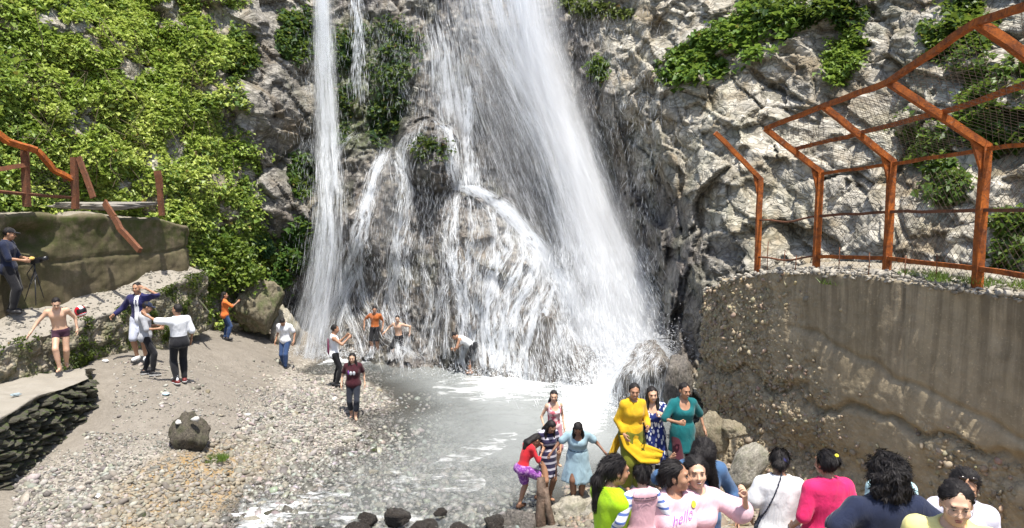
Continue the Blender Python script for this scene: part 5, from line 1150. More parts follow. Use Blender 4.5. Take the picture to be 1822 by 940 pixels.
    V, Fc = head_mesh(male, .008 if near else .013); hs = 1.0; put(V @ RH.T + hc, Fc, 0)
    for s_, kind, pm in ((1, handR, palmR), (-1, handL, palmL)):
        V, Fc = HAND[kind]; V = V.copy() * (1.0 if male else .92); fd = J[('w', s_)] - J[('e', s_)]; pm = np.array(pm if pm is not None else (-s_, .1, 0), float)
        Rf = frame(fd, -pm)                                     # palm faces -z of the hand
        thumb = Rf[:, 0]; flip = (thumb @ np.array([0, 1, .6])) < 0
        if flip: V[:, 0] *= -1; Fc = Fc[:, ::-1]
        put(V @ Rf.T + J[('w', s_)] + fd / np.linalg.norm(fd) * .012, Fc, 0)
    for s_ in (1, -1):
        if eyes == 'open':
            put(*[(q @ RH.T + hc if k == 0 else q) for k, q in enumerate(ball((s_ * .032, .086, .010), (.0120, .010, .0062), 2))], 1)
            put(*[(q @ RH.T + hc if k == 0 else q) for k, q in enumerate(ball((s_ * .032, .0930, .0095), (.0064, .005, .0060), 1))], 2)
            put(*[(q @ RH.T + hc if k == 0 else q) for k, q in enumerate(ball((s_ * .032, .0905, .0160), (.0145, .0065, .0028), 1))], 2)
        else: put(*[(q @ RH.T + hc if k == 0 else q) for k, q in enumerate(ball((s_ * .032, .0905, .008), (.0135, .006, .002), 1))], 2)
        put(*[(q @ RH.T + hc if k == 0 else q) for k, q in enumerate(ball((s_ * .033, .0915, .030), (.018, .007, .0034), 1, rotm('Y', s_ * 6)))], 2)
    put(*[(q @ RH.T + hc if k == 0 else q) for k, q in enumerate(ball((0, .0935, -.0545), (.0225, .0075, .0042), 2))], 3); put(*[(q @ RH.T + hc if k == 0 else q) for k, q in enumerate(ball((0, .0925, -.066), (.0185, .0075, .0052), 2))], 3)
    if smile: put(*[(q @ RH.T + hc if k == 0 else q) for k, q in enumerate(ball((0, .0965, -.060), (.019, .006, .0036), 1))], 4)
    me = mesh('body', np.vstack(VV) * S, FF, [SK[skin], M_EYE, M_IRIS, M_LIP, M_TEETH], True, mi=MI); link('body', me, root)
    def part(nm, fn, m, hh=None, lo_=None, hi_=None, wrk=.006, par=None):
        hh = hh or h; f2 = (lambda p: wr(p, fn(p), hh, wrk, sd)) if wrk else fn
        V, Fc = snet(f2, lo if lo_ is None else lo_, hi if hi_ is None else hi_, hh)
        if len(V) < 8: return None
        return link(nm, mesh(nm, V * S, Fc, [m], True), par or root)
    K = dict(root=root, S=S, J=J, pel=pel, chest=chest, neck=neck, hc=hc, RH=RH, Rc=Rc, Rl=Rl, SH=SH, torso=torso, arm=arm, leg=leg, foot=foot, part=part, lo=lo, hi=hi, h=h, HIP=HIP)
    # ---- clothes
    for g in garm:
        kd = g[0]; m = g[1]; o = dict(g[2]) if len(g) > 2 else {}
        if kd == 'top':
            t = o.get('t', .017); sl = o.get('sleeve', .55); hem = o.get('hem', .12); nk = o.get('neck', .07)
            def fn(p, t=t, sl=sl, hem=hem, nk=nk, o=o):
                d = torso(p, t); ax = (p - pel) @ Rl[:, 2]
                if o.get('skirt'):
                    q = (p - pel) @ Rl; zb = -o['skirt']; r0, r1 = .15 * b + t, o.get('rad', .24); tt = np.clip(q[:, 2] / zb, 0, 1); rr = r0 + (r1 - r0) * tt ** .8
                    ang_ = np.arctan2(q[:, 1], q[:, 0]); rr = rr * (1 + .05 * tt * np.sin(ang_ * 9 + sd) + .03 * tt * np.sin(ang_ * 5))
                    c = (np.hypot(q[:, 0], q[:, 1] * 1.25) - rr) * .8; c = np.maximum(c, np.maximum(zb - q[:, 2], q[:, 2] - .12)); d = smin(d, c, .04)
                    if not o.get('nolegs'):
                        pass
                    d = np.maximum(d, zb - q[:, 2])
                else: d = np.maximum(d, -hem - ax + .012 * np.sin((p - pel)[:, 0] * 14))
                if sl > 0:
                    for s_ in (1, -1): d = smin(d, arm(p, s_, t * .9, sl, o.get('flare', .008)), .025)
                else:
                    for s_ in (1, -1): d = smax(d, -(np.linalg.norm(p - (SH[s_] + Rc @ np.array([s_ * .05, 0, .02])), axis=1) - .085), .01)
                nb = neck + Rc @ np.array([0, .035, .03]); d = smax(d, -(np.linalg.norm(p - nb, axis=1) - nk), .012)
                if o.get('scoop'): d = smax(d, -(np.linalg.norm(p - (chest + Rc @ np.array([0, .13, .16])), axis=1) - o['scoop']), .012)
                d = np.maximum(d, (p - neck) @ Rc[:, 2] - .045)
                return d
            K['top'] = part(o.get('nm', 'shirt'), fn, m, wrk=o.get('wr', .007)); K['topfn'] = fn
        elif kd == 'legs':
            t = o.get('t', .014); up = o.get('upto', 1.93)
            def fn(p, t=t, up=up, o=o):
                d = np.minimum(leg(p, 1, t, up, 1, o.get('flare', 0)), leg(p, -1, t, up, 1, o.get('flare', 0))); d = smin(d, np.maximum(torso(p, t * .8), (p - pel) @ Rl[:, 2] - o.get('waist', .06)), .03); return d
            part(o.get('nm', 'trousers'), fn, m, wrk=.006)
        elif kd == 'brief':
            part('swim_briefs', lambda p: np.maximum(np.maximum(U([torso(p, .008), leg(p, 1, .008, .3), leg(p, -1, .008, .3)], .03), (p - pel) @ Rl[:, 2] - .05), -.135 - (p - pel) @ Rl[:, 2] + .5 * np.abs(p[:, 0] - pel[0]) * 0), m, .016, wrk=0)
        elif kd == 'shoes':
            for s_ in (1, -1):
                a = J[('a', s_)]; so_ = part('shoe', lambda p: np.maximum(foot(p, s_, .010), p[:, 2] - a[2] - .01), m, .013, a - np.array([.16, .16, .13]), a + np.array([.16, .26, .09]), 0)
                if o.get('sole') and so_: part('sole', lambda p: np.maximum(foot(p, s_, .016), p[:, 2] - (a[2] - .062)), o['sole'], .013, a - np.array([.17, .17, .13]), a + np.array([.17, .27, .0]), 0, so_)
        elif kd == 'cap':
            def fn(p):
                q = (p - hc) @ RH; d = np.maximum(ell(q, (0, -.012, .035), (.089, .108, .096)), -(q[:, 2] - .042 + .25 * q[:, 1] * .3)); return np.minimum(d, np.maximum(ell(q, (0, .10, .05), (.075, .085, .012)), -q[:, 1] + .04))
            part('cap', fn, m, .011, hc - .24, hc + .24, 0)
    # ---- hair
    hm = hairmat or HAIR
    if hair:
        ln = hairlen
        def fn(p):
            q = (p - hc) @ RH; hn = .012 * noise(q * 22 + sd, 9); d = ell(q, (0, -.022, .036), (.087 if hair != 'short' else .086, .105, .098))
            cut = (q[:, 1] - .056 + hn) * .75 - (q[:, 2] - (.066 if sex == 'm' else .070) + hn) * .75                           # opens the face
            d = smax(d, np.minimum(cut, (q[:, 1] - .0) * 1.0 + .0 * q[:, 2]) , .012) if hair in ('short', 'mop') else smax(d, np.minimum(cut, q[:, 1] - .015), .012)
            d = smax(d, -(q[:, 2] + (.055 if hair != 'short' else .045)) + np.clip(q[:, 1] + .02, 0, .1) * .6, .01)
            dn = np.array([0, 0, -1.0]); bk = -RH[:, 1]; nb = hc + RH @ np.array([0, -.075, -.01])
            if hair in ('long', 'longfront'):
                e1 = neck + Rc @ np.array([0, -.075, .0]); e2 = e1 + (dn * .75 - Rc[:, 2] * .25) * ln + Rc @ np.array([0, -.06, 0])
                for x in (-.035, 0, .035):
                    o1 = RH[:, 0] * x; d = smin(d, cap(p, nb + o1, e1 + o1 * 1.3, .05, .05), .03); d = smin(d, cap(p, e1 + o1 * 1.3, e2 + o1 * .8, .048, .026), .03)
                if hair == 'longfront':
                    for x in (-1, 1):
                        a = hc + RH @ np.array([x * .075, .0, .0]); b1 = chest + Rc @ np.array([x * .085, .06, .16]); c1 = b1 + dn * ln * .7 + Rc @ np.array([x * .01, .05, 0])
                        d = smin(d, cap(p, a, b1, .028, .034), .02); d = smin(d, cap(p, b1, c1, .034, .016), .02)
            if hair == 'bun': d = smin(d, ell(q, (0, -.105, .055), (.05, .045, .05)), .015)
            if hair == 'lowbun': d = smin(d, ell(q, (0, -.115, -.01), (.05, .045, .045)), .015)
            if hair == 'pony':
                a = hc + RH @ np.array([0, -.12, .03]); b1 = a + bk * .05 + dn * .12; c1 = b1 + dn * ln + bk * .02; d = smin(d, cap(p, nb, a, .04, .03), .02); d = smin(d, cap(p, a, b1, .035, .045), .02); d = smin(d, cap(p, b1, c1, .046, .018), .03)
            if hair == 'twobun':
                for x in (-1, 1): d = smin(d, ell(q, (x * .05, -.07, .10), (.045, .04, .045)), .015)
            if hair == 'mop':
                d = smin(d, ell(q, (0, -.04, .015), (.115, .115, .115)), .03); d = smin(d, ell(q, (.015, -.07, -.09), (.125, .08, .085)), .03); d = np.maximum(d, (q[:, 1] - .045)); mm = np.abs(d) < .07; dd = d.copy(); qq = q[mm]
                dd[mm] = d[mm] + .030 * noise(qq * 17 + 3, 5) + .022 * noise(qq * 34, 6); return dd
            mm = np.abs(d) < .05; dd = d.copy(); qq = q[mm]; dd[mm] = d[mm] + .010 * noise(qq * np.array([30, 30, 8]), 8) + .008 * noise(qq * 16 + sd, 12); return dd
        hl, hh_ = hc - np.array([.22, .22, .2]), hc + np.array([.22, .22, .2])
        if 'long' in hair or hair == 'pony': hl = np.minimum(hl, np.array([hc[0] - .3, hc[1] - .42, hc[2] - .28 - ln * 1.1])); hh_ = hh_ + np.array([.05, .12, 0])
        K['hair'] = part('hair', fn, hm, .0085 if near else .014, hl, hh_, 0)
    if near and K.get('hair'): strands(K, hm, hair)
    if extra: extra(K)
    return root, K
def strands(K, m, kind):
    """locks of hair lying along the surface and lifting off it"""
    me = K['hair'].data; n = len(me.vertices); co = np.empty(n * 3, np.float32); no = np.empty(n * 3, np.float32); me.vertices.foreach_get('co', co); me.vertex_normals.foreach_get('vector', no); co = co.reshape(-1, 3) / K['S']; no = no.reshape(-1, 3)
    k = 2600 if kind != 'mop' else 5200; i = rng.integers(0, n, k); p, nr = co[i], no[i]; q = (p - K['hc']) @ K['RH']
    fl = np.array([0, 0, -1.0]) * np.clip(1.2 - q[:, 2:3] * 9, 0, 1) - K['RH'][:, 1] * np.clip(q[:, 2:3] * 12, 0, 1.2) + np.sign(q[:, :1]) * K['RH'][:, 0] * .35 * (q[:, 2:3] > .02)
    if kind == 'mop': fl = fl * .9 + rng.normal(0, .5, (k, 3))
    fl = fl + rng.normal(0, .12, (k, 3)); fl -= (fl * nr).sum(1, keepdims=True) * nr * .9; fl /= np.linalg.norm(fl, axis=1, keepdims=True) + 1e-9
    L = rng.uniform(.03, .085, (k, 1)) * (1 if kind != 'short' else .45) * (.7 if kind == 'mop' else 1); w = np.cross(fl, nr) * rng.uniform(.0012, .0032, (k, 1)); o = nr * rng.uniform(.001, .004, (k, 1)); lift = nr * rng.uniform(-.004, .007, (k, 1)) * (1.2 if kind == 'mop' else 1)
    a = p + o; b_ = p + o * 1.6 + fl * L * .5 + lift * .6; c_ = p + fl * L + lift * (.2 if kind != 'mop' else 1.0); V = np.stack([a - w * .6, a + w * .6, b_ + w, b_ - w, c_], 1).reshape(-1, 3); j = np.arange(k)[:, None] * 5
    Fc = [tuple(x) for x in (j + np.array([0, 1, 2, 3])).tolist()] + [tuple(x) for x in (j + np.array([3, 2, 4])).tolist()]
    o_ = link('hair_locks', mesh('hair_locks', V * K['S'], Fc, [m], True), K['hair']); o_['kind'] = 'stuff'
def blobpart(K, nm, c, r, m, R=None, par=None, sub=3):
    V, Fc = ball(c, r, sub, R); return link(nm, mesh(nm, V * K['S'], Fc, [m], True), par or K['root'])
def ribbon(K, nm, pts, wid, m, th=.012, wv=.02):
    """a hanging or flying flap of cloth: centre points and half-width vectors (1.7 m figure)"""
    n = len(pts) * 5; t = np.linspace(0, len(pts) - 1, n); pts = np.array(pts, float); wid = np.array(wid, float); c = np.stack([np.interp(t, range(len(pts)), pts[:, k]) for k in range(3)], -1); w = np.stack([np.interp(t, range(len(pts)), wid[:, k]) for k in range(3)], -1); V = []
    tn = np.gradient(c, axis=0); nr = np.cross(tn, w); nr /= np.linalg.norm(nr, axis=1, keepdims=True) + 1e-9; m_ = 9
    for u in np.linspace(-1, 1, m_): V.append(c + w * u + nr * (wv * np.sin(u * 7 + t * 2.2) * np.linspace(.4, 1, n))[:, None])
    A = np.stack(V, 1); T1 = A + nr[:, None] * th / 2; T2 = A - nr[:, None] * th / 2; Q = np.concatenate([T1, T2[:, ::-1]], 1); f = gridfaces(n, 2 * m_, True)
    e = [tuple(range(2 * m_))[::-1], tuple((n - 1) * 2 * m_ + j for j in range(2 * m_))]
    return link(nm, mesh(nm, Q.reshape(-1, 3) * K['S'], [tuple(x) for x in f.tolist()] + e, [m], True), K['root'])
def phone(K, s_, label=None, off=(0, .09, 0)):
    """a phone held in the hand: its own thing, set in world space"""
    J = K['J']; r = K['root']; fd = J[('w', s_)] - J[('e', s_)]; fd /= np.linalg.norm(fd); c = (J[('w', s_)] + fd * .085 + np.array([0, .03, .0])) * K['S']
    M_ = Matrix.Rotation(r.rotation_euler.z, 3, 'Z'); w = Vector(r.location) + M_ @ Vector(c)
    bm = bmesh.new(); bmesh.ops.create_cube(bm, size=1, matrix=Matrix.Diagonal((.075, .010, .155, 1))); bmesh.ops.bevel(bm, geom=bm.edges[:], offset=.003, segments=1, affect='EDGES'); me = bpy.data.meshes.new('phone'); bm.to_mesh(me); bm.free(); me.materials.append(M_BLACKP)
    o = link('phone', me, None, w, (0, .3, r.rotation_euler.z)); tag(o, label, 'phone')
    lens = link('camera_lens', mesh('camera_lens', *ball((.02, .006, .05), (.008, .004, .008), 1), [M_IRIS], True), o); return o
# ------------------------------------------------------------------ the people
BLK = C('black_cloth', (.012, .012, .015)); NAV = C('navy_cloth', (.012, .018, .045)); WHT = C('white_cloth', (.74, .75, .78)); JEAN = C('blue_denim', (.035, .07, .17)); GRY = C('grey_marl', (.42, .43, .46)); ORG = C('orange_cloth', (.70, .17, .035)); MAR = C('maroon_cloth', (.05, .008, .014))
RED = C('red_cloth', (.55, .02, .03)); PUR = C('purple_floral', (.22, .05, .30), 'blotch', (.45, .22, .50), 22); STR = C('striped_dress', (.025, .02, .06), 'stripe', (.5, .48, .55), 2.6); LBL = C('light_blue_cloth', (.30, .43, .50)); YEL = C('mustard_cloth', (.60, .36, .01)); GRN = C('olive_green_cloth', (.14, .15, .01))
BLP = C('blue_leaf_print', (.012, .025, .15), 'leaf', (.72, .75, .8), 20); TEA = C('teal_cloth', (.004, .12, .13)); DMR = C('dark_maroon_cloth', (.06, .012, .02)); LIM = C('lime_cloth', (.33, .56, .006)); PNK = C('pale_pink_cloth', (.72, .42, .47)); PNT = C('baby_pink_cloth', (.76, .50, .56)); MAG = C('hot_pink_cloth', (.68, .02, .13)); YEP = C('pale_yellow_cloth', (.74, .66, .26)); BST = C('blue_white_stripe', (.72, .74, .8), 'stripe', (.10, .16, .42), 5.5); LAV = C('lavender_white_cloth', (.68, .67, .80)); CYN = C('pale_cyan_cloth', (.45, .68, .74)); BSH = C('black_shorts', (.014, .014, .016)); BRF = C('plum_swimwear', (.05, .018, .035)); PKW = C('pink_white_print', (.75, .55, .55), 'blotch', (.5, .12, .16), 12); CRS = C('coral_towel', (.75, .13, .03)); SHB = MT('black_shoe', .5, .4).set('Base Color', (.015, .015, .017)).m; SHW = MT('white_shoe', .6, .4).set('Base Color', (.75, .75, .74)).m; SHR = MT('dark_red_shoe', .6, .4).set('Base Color', (.14, .02, .02)).m; SHD = MT('brown_sandal', .7, .3).set('Base Color', (.1, .05, .03)).m
SHOES = lambda m=SHB, sole=None: ('shoes', m, dict(sole=sole) if sole else {})

def x_guard(K):
    J = K['J']; c = (J[('w', 1)] + J[('w', -1)]) / 2 + np.array([0, .10, .02]); o = blobpart(K, 'snack_packet', c, (.07, .05, .035), C('yellow_packet', (.75, .5, .12)))
    K['part']('strap', lambda p: np.maximum(np.abs(ell(p, K['chest'] + [0, 0, .02], (.19, .14, .26)) ) - .006, np.abs((p - K['chest']) @ np.array([.7, 0, .7])) - .022), BLK, .016, wrk=0)
person('man in black clothes and cap standing on the raised path holding a snack', 22, 557, 16.8, top=407, yaw=-75, skin=1, head=(14, 6, 0), L=(-.06, .34, -.30), R=(-.04, .33, -.31), poleL=(.5, -.4, -1), poleR=(.5, -.4, -1), handL='grip', handR='grip', hair='short',
       garm=(('top', NAV, dict(sleeve=1.0, hem=.18, t=.026)), ('legs', BLK, dict(t=.022)), SHOES(), ('cap', BLK)), extra=x_guard, feet=((.11, .05), (.12, -.06)))
person('shirtless man in plum swim briefs stepping down off the low stone wall', 112, 656, 16.2, top=522, yaw=-155, skin=2, lean=8, bend=6, head=(16, 14, -10), R=(.30, .16, -.40), L=(.17, -.08, -.44), poleR=(.5, -1, .1), poleL=(.6, -1, 0), handR='open', feet=((.03, .26), (.05, -.20)), drop=.06, side=5, twist=8, hair='short', build=1.08,
       garm=(('brief', BRF),))
person('boy in navy and white jacket raising a hand to his head by the ledge', 252, 640, 17.9, top=505, yaw=185, skin=1, head=(4, -6, 4), L=(.05, .16, .22), R=(.30, .10, -.34), poleL=(1, -.2, -.6), poleR=(.3, -1, -.4), handL='open', hair='short', feet=((.09, .0), (.10, .02)),
       garm=(('top', C('navy_white_jacket', (.02, .02, .09)), dict(sleeve=1.9, hem=.16, t=.024, nm='jacket')), ('legs', C('pale_shorts', (.55, .58, .68)), dict(upto=.95, t=.028, nm='shorts')), SHOES(SHW)),
       extra=lambda K: K['part']('shirt_front', lambda p: np.maximum(K['topfn'](p) - .004, np.abs((p - K['chest']) @ K['Rc'][:, 0]) - .055 + 10 * np.clip(-(p - K['chest']) @ K['Rc'][:, 1] + .05, 0, 1)), WHT, .018, wrk=0))
person('boy in grey marl shirt and dark cap looking at something in his hands', 263, 667, 17.2, top=538, yaw=-70, skin=1, head=(24, 0, 0), L=(-.02, .30, -.26), R=(-.0, .31, -.28), poleL=(.4, -.4, -1), poleR=(.4, -.4, -1), handL='grip', handR='grip', hair='short', feet=((.10, .12), (.10, -.08)),
       garm=(('top', GRY, dict(sleeve=1.0, hem=.16, t=.022)), ('legs', BLK, dict(t=.010)), SHOES(SHB, M_SOLE), ('cap', NAV)))
def x_pointer(K):
    K['part']('tied_jacket', lambda p: np.maximum(np.maximum(K['torso'](p, .04), (p - K['pel']) @ K['Rl'][:, 2] - .12), -(p - K['pel']) @ K['Rl'][:, 2] - .12), BLK, .02, wrk=.012)
    a = K['J'][('a', -1)]; k = K['J'][('k', -1)]; K['part']('leg_stripe', lambda p: np.maximum(np.maximum(cap(p, a, k, .058, .072), np.abs((p - a)[:, 0] - .0) - .03), (p - a)[:, 2] - .20), WHT, .016, wrk=0)
person('man in white shirt, black jacket tied at the waist, pointing towards the boys', 322, 681, 16.6, top=544, yaw=40, skin=1, head=(-6, 20, 0), L=(.36, .36, .12), R=(.10, .10, -.48), poleL=(.2, -.2, -1), handL='point', hair='short', feet=((.09, .05), (.09, -.04)), build=1.03, twist=-10,
       garm=(('top', WHT, dict(sleeve=.95, hem=.05, t=.028, flare=.014)), ('legs', BLK, dict(t=.018)), SHOES(SHR, M_SOLE)), extra=x_pointer)
person('woman in orange top and jeans with long plait photographing the falls', 402, 605, 23.3, top=521, yaw=-50, sex='f', skin=1, head=(0, -14, 0), R=(.08, .40, -.02), L=(.04, .30, -.20), poleR=(.5, -.2, -1), poleL=(.5, -.3, -1), handR='grip', hair='long', hairlen=.36, build=1.05, feet=((.08, .03), (.08, -.02)),
       garm=(('top', ORG, dict(sleeve=.9, hem=.16, t=.02, flare=.01)), ('legs', JEAN, dict(t=.012)), SHOES()), extra=lambda K: phone(K, 1, 'dark phone held up by the woman in orange'))
person('man in white shirt and jeans with bowed head by the dark hollow', 509, 656, 23.1, top=563, yaw=168, skin=1, head=(42, 10, 0), bend=8, R=(.12, .02, -.47), L=(.14, .03, -.46), hair='short', feet=((.07, -.06), (.05, .12)), build=1.04,
       garm=(('top', WHT, dict(sleeve=.6, hem=.20, t=.026, flare=.012)), ('legs', JEAN, dict(t=.016)), SHOES()))
person('man in white vest and black trousers taking a photo of the falls', 597, 687, 20.4, top=580, yaw=-72, skin=1, head=(6, 0, 0), R=(.06, .38, .0), L=(.0, .36, -.02), poleR=(.6, -.2, -1), poleL=(.5, -.2, -1), handR='grip', handL='grip', hair='short', feet=((.08, .03), (.08, -.03)),
       garm=(('top', WHT, dict(sleeve=0, hem=.14, t=.012)), ('legs', BLK, dict(t=.012)), SHOES()),
       extra=lambda K: (phone(K, 1, 'phone held up by the man in the white vest'), K['part']('towel', lambda p: ell(p, K['chest'] + np.array([-.02, -.16, -.12]), (.10, .03, .26)), C('maroon_towel', (.16, .02, .07)), .018, wrk=.01)))
def decals(K, shapes, off=.006):
    """flat print laid on the chest: polygons in chest units pushed onto the shirt"""
    fn = K['topfn']; Rc, ch = K['Rc'], K['chest']
    for nm, poly_, m in shapes:
        pts = np.array(poly_, float); c = pts.mean(0); V = []
        for u in (0, .5, 1): V.append(c + (pts - c) * u)
        q = np.vstack(V); y = np.full(len(q), .32)
        for _ in range(40):
            w = ch + q[:, :1] * Rc[:, 0] + y[:, None] * Rc[:, 1] + q[:, 1:] * Rc[:, 2]; d = fn(w); y = y - np.clip(d, -.01, .02) * .8
        w = ch + q[:, :1] * Rc[:, 0] + (y[:, None] + off) * Rc[:, 1] + q[:, 1:] * Rc[:, 2]; n = len(pts); f = gridfaces(3, n, True)
        link(nm, mesh(nm, w * K['S'], f[:, ::-1] if True else f, [m], True), K['top'])
def oval(cx, cy, rx, ry, n=14): return [(cx + rx * math.cos(t), cy + ry * math.sin(t)) for t in np.linspace(0, 2 * math.pi, n, endpoint=False)]
person('woman in maroon T-shirt with white print walking barefoot on the pebbles', 630, 744, 18.3, top=629, yaw=188, sex='f', skin=2, head=(10, -8, 0), R=(.13, .04, -.46), L=(.12, -.03, -.47), hair='longfront', hairlen=.22, build=1.08, feet=((.07, -.10), (.05, .14)), drop=.01,
       garm=(('top', MAR, dict(sleeve=.6, hem=.17, t=.026, flare=.014)), ('legs', C('charcoal_leggings', (.02, .024, .035)), dict(upto=1.55, t=.012, nm='leggings'))),
       extra=lambda K: decals(K, [('print', oval(-.035, -.02, .036, .055), WHT), ('print', oval(.045, -.02, .036, .055), WHT), ('print', oval(.105, .0, .012, .06), C('violet_print', (.3, .08, .5)))]))
person('man in wet orange T-shirt standing on rock under the left cascade', 668, 628, 24.7, top=546, yaw=172, skin=1, head=(12, 12, 0), R=(.20, .08, -.40), L=(.10, .02, -.46), poleR=(1, -.5, 0), hair='short', feet=((.10, .02), (.09, .03)), garm=(('top', C('wet_orange_cloth', (.42, .12, .03)), dict(sleeve=.6, hem=.10, t=.012)), ('legs', BSH, dict(upto=.95, t=.02, nm='shorts'))))
person('shirtless man in black shorts wading off the rock under the left cascade', 710, 640, 24.3, top=559, yaw=160, skin=2, lean=6, head=(4, 20, 0), R=(.30, .14, -.30), L=(.24, -.10, -.32), poleR=(.6, -1, 0), poleL=(1, -.6, 0), hair='short', feet=((.10, .14), (.12, -.10)), drop=.06, fz=(.06, 0), garm=(('legs', BSH, dict(upto=1.05, t=.022, nm='shorts')),))
person('man in white vest and dark shorts bending down under a strand of water', 836, 664, 22.8, H=1.68, yaw=78, skin=1, lean=52, bend=16, head=(-8, 0, 0), R=(-.04, .20, -.38), L=(-.04, .24, -.34), poleR=(.6, -.2, -.4), poleL=(.6, -.2, -.4), handL='grip', handR='grip', hair='short', feet=((.09, .04), (.09, -.06)), fwd=-.10, drop=.03,
       garm=(('top', C('wet_white_vest', (.6, .6, .6)), dict(sleeve=0, hem=.12, t=.012)), ('legs', BSH, dict(upto=1.4, t=.018, nm='shorts'))))
# the group on the rocks
person('woman in pink strappy top wading behind the girl in red', 985, 830, 14.5, top=697, yaw=-165, sex='f', skin=2, head=(6, -18, 0), R=(.10, .12, -.42), L=(.06, .10, -.46), hair='long', hairlen=.25, build=.92, garm=(('top', PKW, dict(sleeve=0, hem=.3, t=.014, neck=.10, scoop=.12, nm='top')), ('legs', C('pink_leggings', (.5, .25, .3)), dict(upto=1.2))))
def x_strap(K): pass
person('girl in red top and purple shorts stepping up onto the rock', 930, 905, 12.9, H=1.47, yaw=-62, sex='f', skin=1, lean=14, bend=12, head=(34, 0, 0), R=(-.02, .26, -.10), L=(-.06, .28, -.06), poleR=(.5, -.2, -1), poleL=(.5, -.2, -1), handL='grip', handR='grip', hair='long', hairlen=.25, build=.9, feet=((.06, .34), (.07, -.04)), fz=(.17, 0), drop=.02,
       garm=(('top', RED, dict(sleeve=1.3, hem=.06, t=.012)), ('legs', PUR, dict(upto=.75, t=.028, flare=.02, nm='shorts')), ('shoes', SHD)))
person('woman in striped navy dress stepping out of the water behind the girl in red', 974, 892, 13.3, top=743, yaw=-160, sex='f', skin=1, head=(36, 8, 0), bend=6, R=(.10, .12, -.44), L=(.0, .24, -.30), handL='grip', poleL=(.6, -.3, -1), hair='longfront', hairlen=.34, build=.98, feet=((.07, .04), (.07, -.06)),
       garm=(('top', STR, dict(sleeve=.6, hem=.1, skirt=.42, rad=.20, t=.014, nm='dress')),))
person('woman in light blue wet dress balancing with both arms out on the pale rock', 1027, 893, 12.8, top=743, yaw=178, sex='f', skin=3, head=(34, -6, 0), bend=8, lean=4, R=(.36, .14, -.34), L=(.34, .08, -.32), poleR=(.3, -1, -.2), poleL=(.3, -1, -.3), handR='grip', hair='longfront', hairlen=.26, build=1.18, feet=((.07, .06), (.07, -.02)),
       garm=(('top', LBL, dict(sleeve=.6, hem=.1, skirt=.50, rad=.31, t=.022, flare=.02, neck=.085, scoop=.10, nm='dress')),),
       extra=lambda K: K['part']('belt', lambda p: np.maximum(np.abs(K['torso'](p, .028)) - .008, np.abs((p - K['pel']) @ K['Rl'][:, 2] - .15) - .02), C('grey_blue_belt', (.12, .19, .24)), .018, wrk=0))
def x_kurta(K):
    p = K['pel']
    ribbon(K, 'kurta_flap', [p + [.10, .10, .0], p + [.06, .17, -.16], p + [-.10, .26, -.30], p + [-.34, .34, -.36]], [(.16, -.02, 0), (.17, 0, -.02), (.12, .03, -.11), (.05, 0, -.10)], YEL)
    ribbon(K, 'kurta_flap', [p + [.06, -.08, .02], p + [.16, -.12, -.16], p + [.26, -.12, -.30], p + [.32, -.10, -.42]], [(.13, .03, 0), (.12, .03, .01), (.09, .04, .03), (.06, .03, .03)], YEL)
person('woman in long mustard kurta with its flaps flying, left of three women', 1122, 868, 11.6, top=685, yaw=-158, sex='f', skin=1, head=(8, -22, 0), side=-3, R=(.05, .10, -.44), L=(-.04, .26, -.30), poleL=(.6, -.6, -.6), poleR=(.3, -1, 0), hair='lowbun', build=1.06, smile=True, feet=((.09, .0), (.09, .10)),
       garm=(('top', YEL, dict(sleeve=1.85, hem=.1, skirt=.26, rad=.19, t=.022, flare=.006, nm='kurta')), ('legs', GRN, dict(t=.04, flare=.02))), extra=x_kurta)
person('woman in blue and white leaf print dress, middle of three women', 1160, 872, 11.8, top=691, yaw=176, sex='f', skin=2, head=(4, 6, 0), side=3, L=(-.02, .22, -.06), R=(.10, .08, -.46), poleL=(1, .0, -.8), handL='grip', hair='longfront', hairlen=.30, build=1.08, smile=True,
       garm=(('top', BLP, dict(sleeve=.95, hem=.1, skirt=.44, rad=.25, t=.024, flare=.012, scoop=.10, nm='dress')), ('legs', BLK, dict(t=.015, nm='leggings'))))
person('smiling woman in teal tunic and dark maroon trousers, right of three women', 1212, 864, 11.6, top=684, yaw=190, sex='f', skin=1, head=(6, 10, 0), R=(.02, .28, -.22), L=(.20, .04, -.44), poleR=(1, -.2, -.8), poleL=(.7, -1, 0), handR='grip', hair='lowbun', build=1.1, smile=True, feet=((.14, .08), (.10, -.04)),
       garm=(('top', TEA, dict(sleeve=.95, hem=.1, skirt=.34, rad=.23, t=.026, flare=.012, scoop=.11, nm='tunic')), ('legs', DMR, dict(t=.022))))
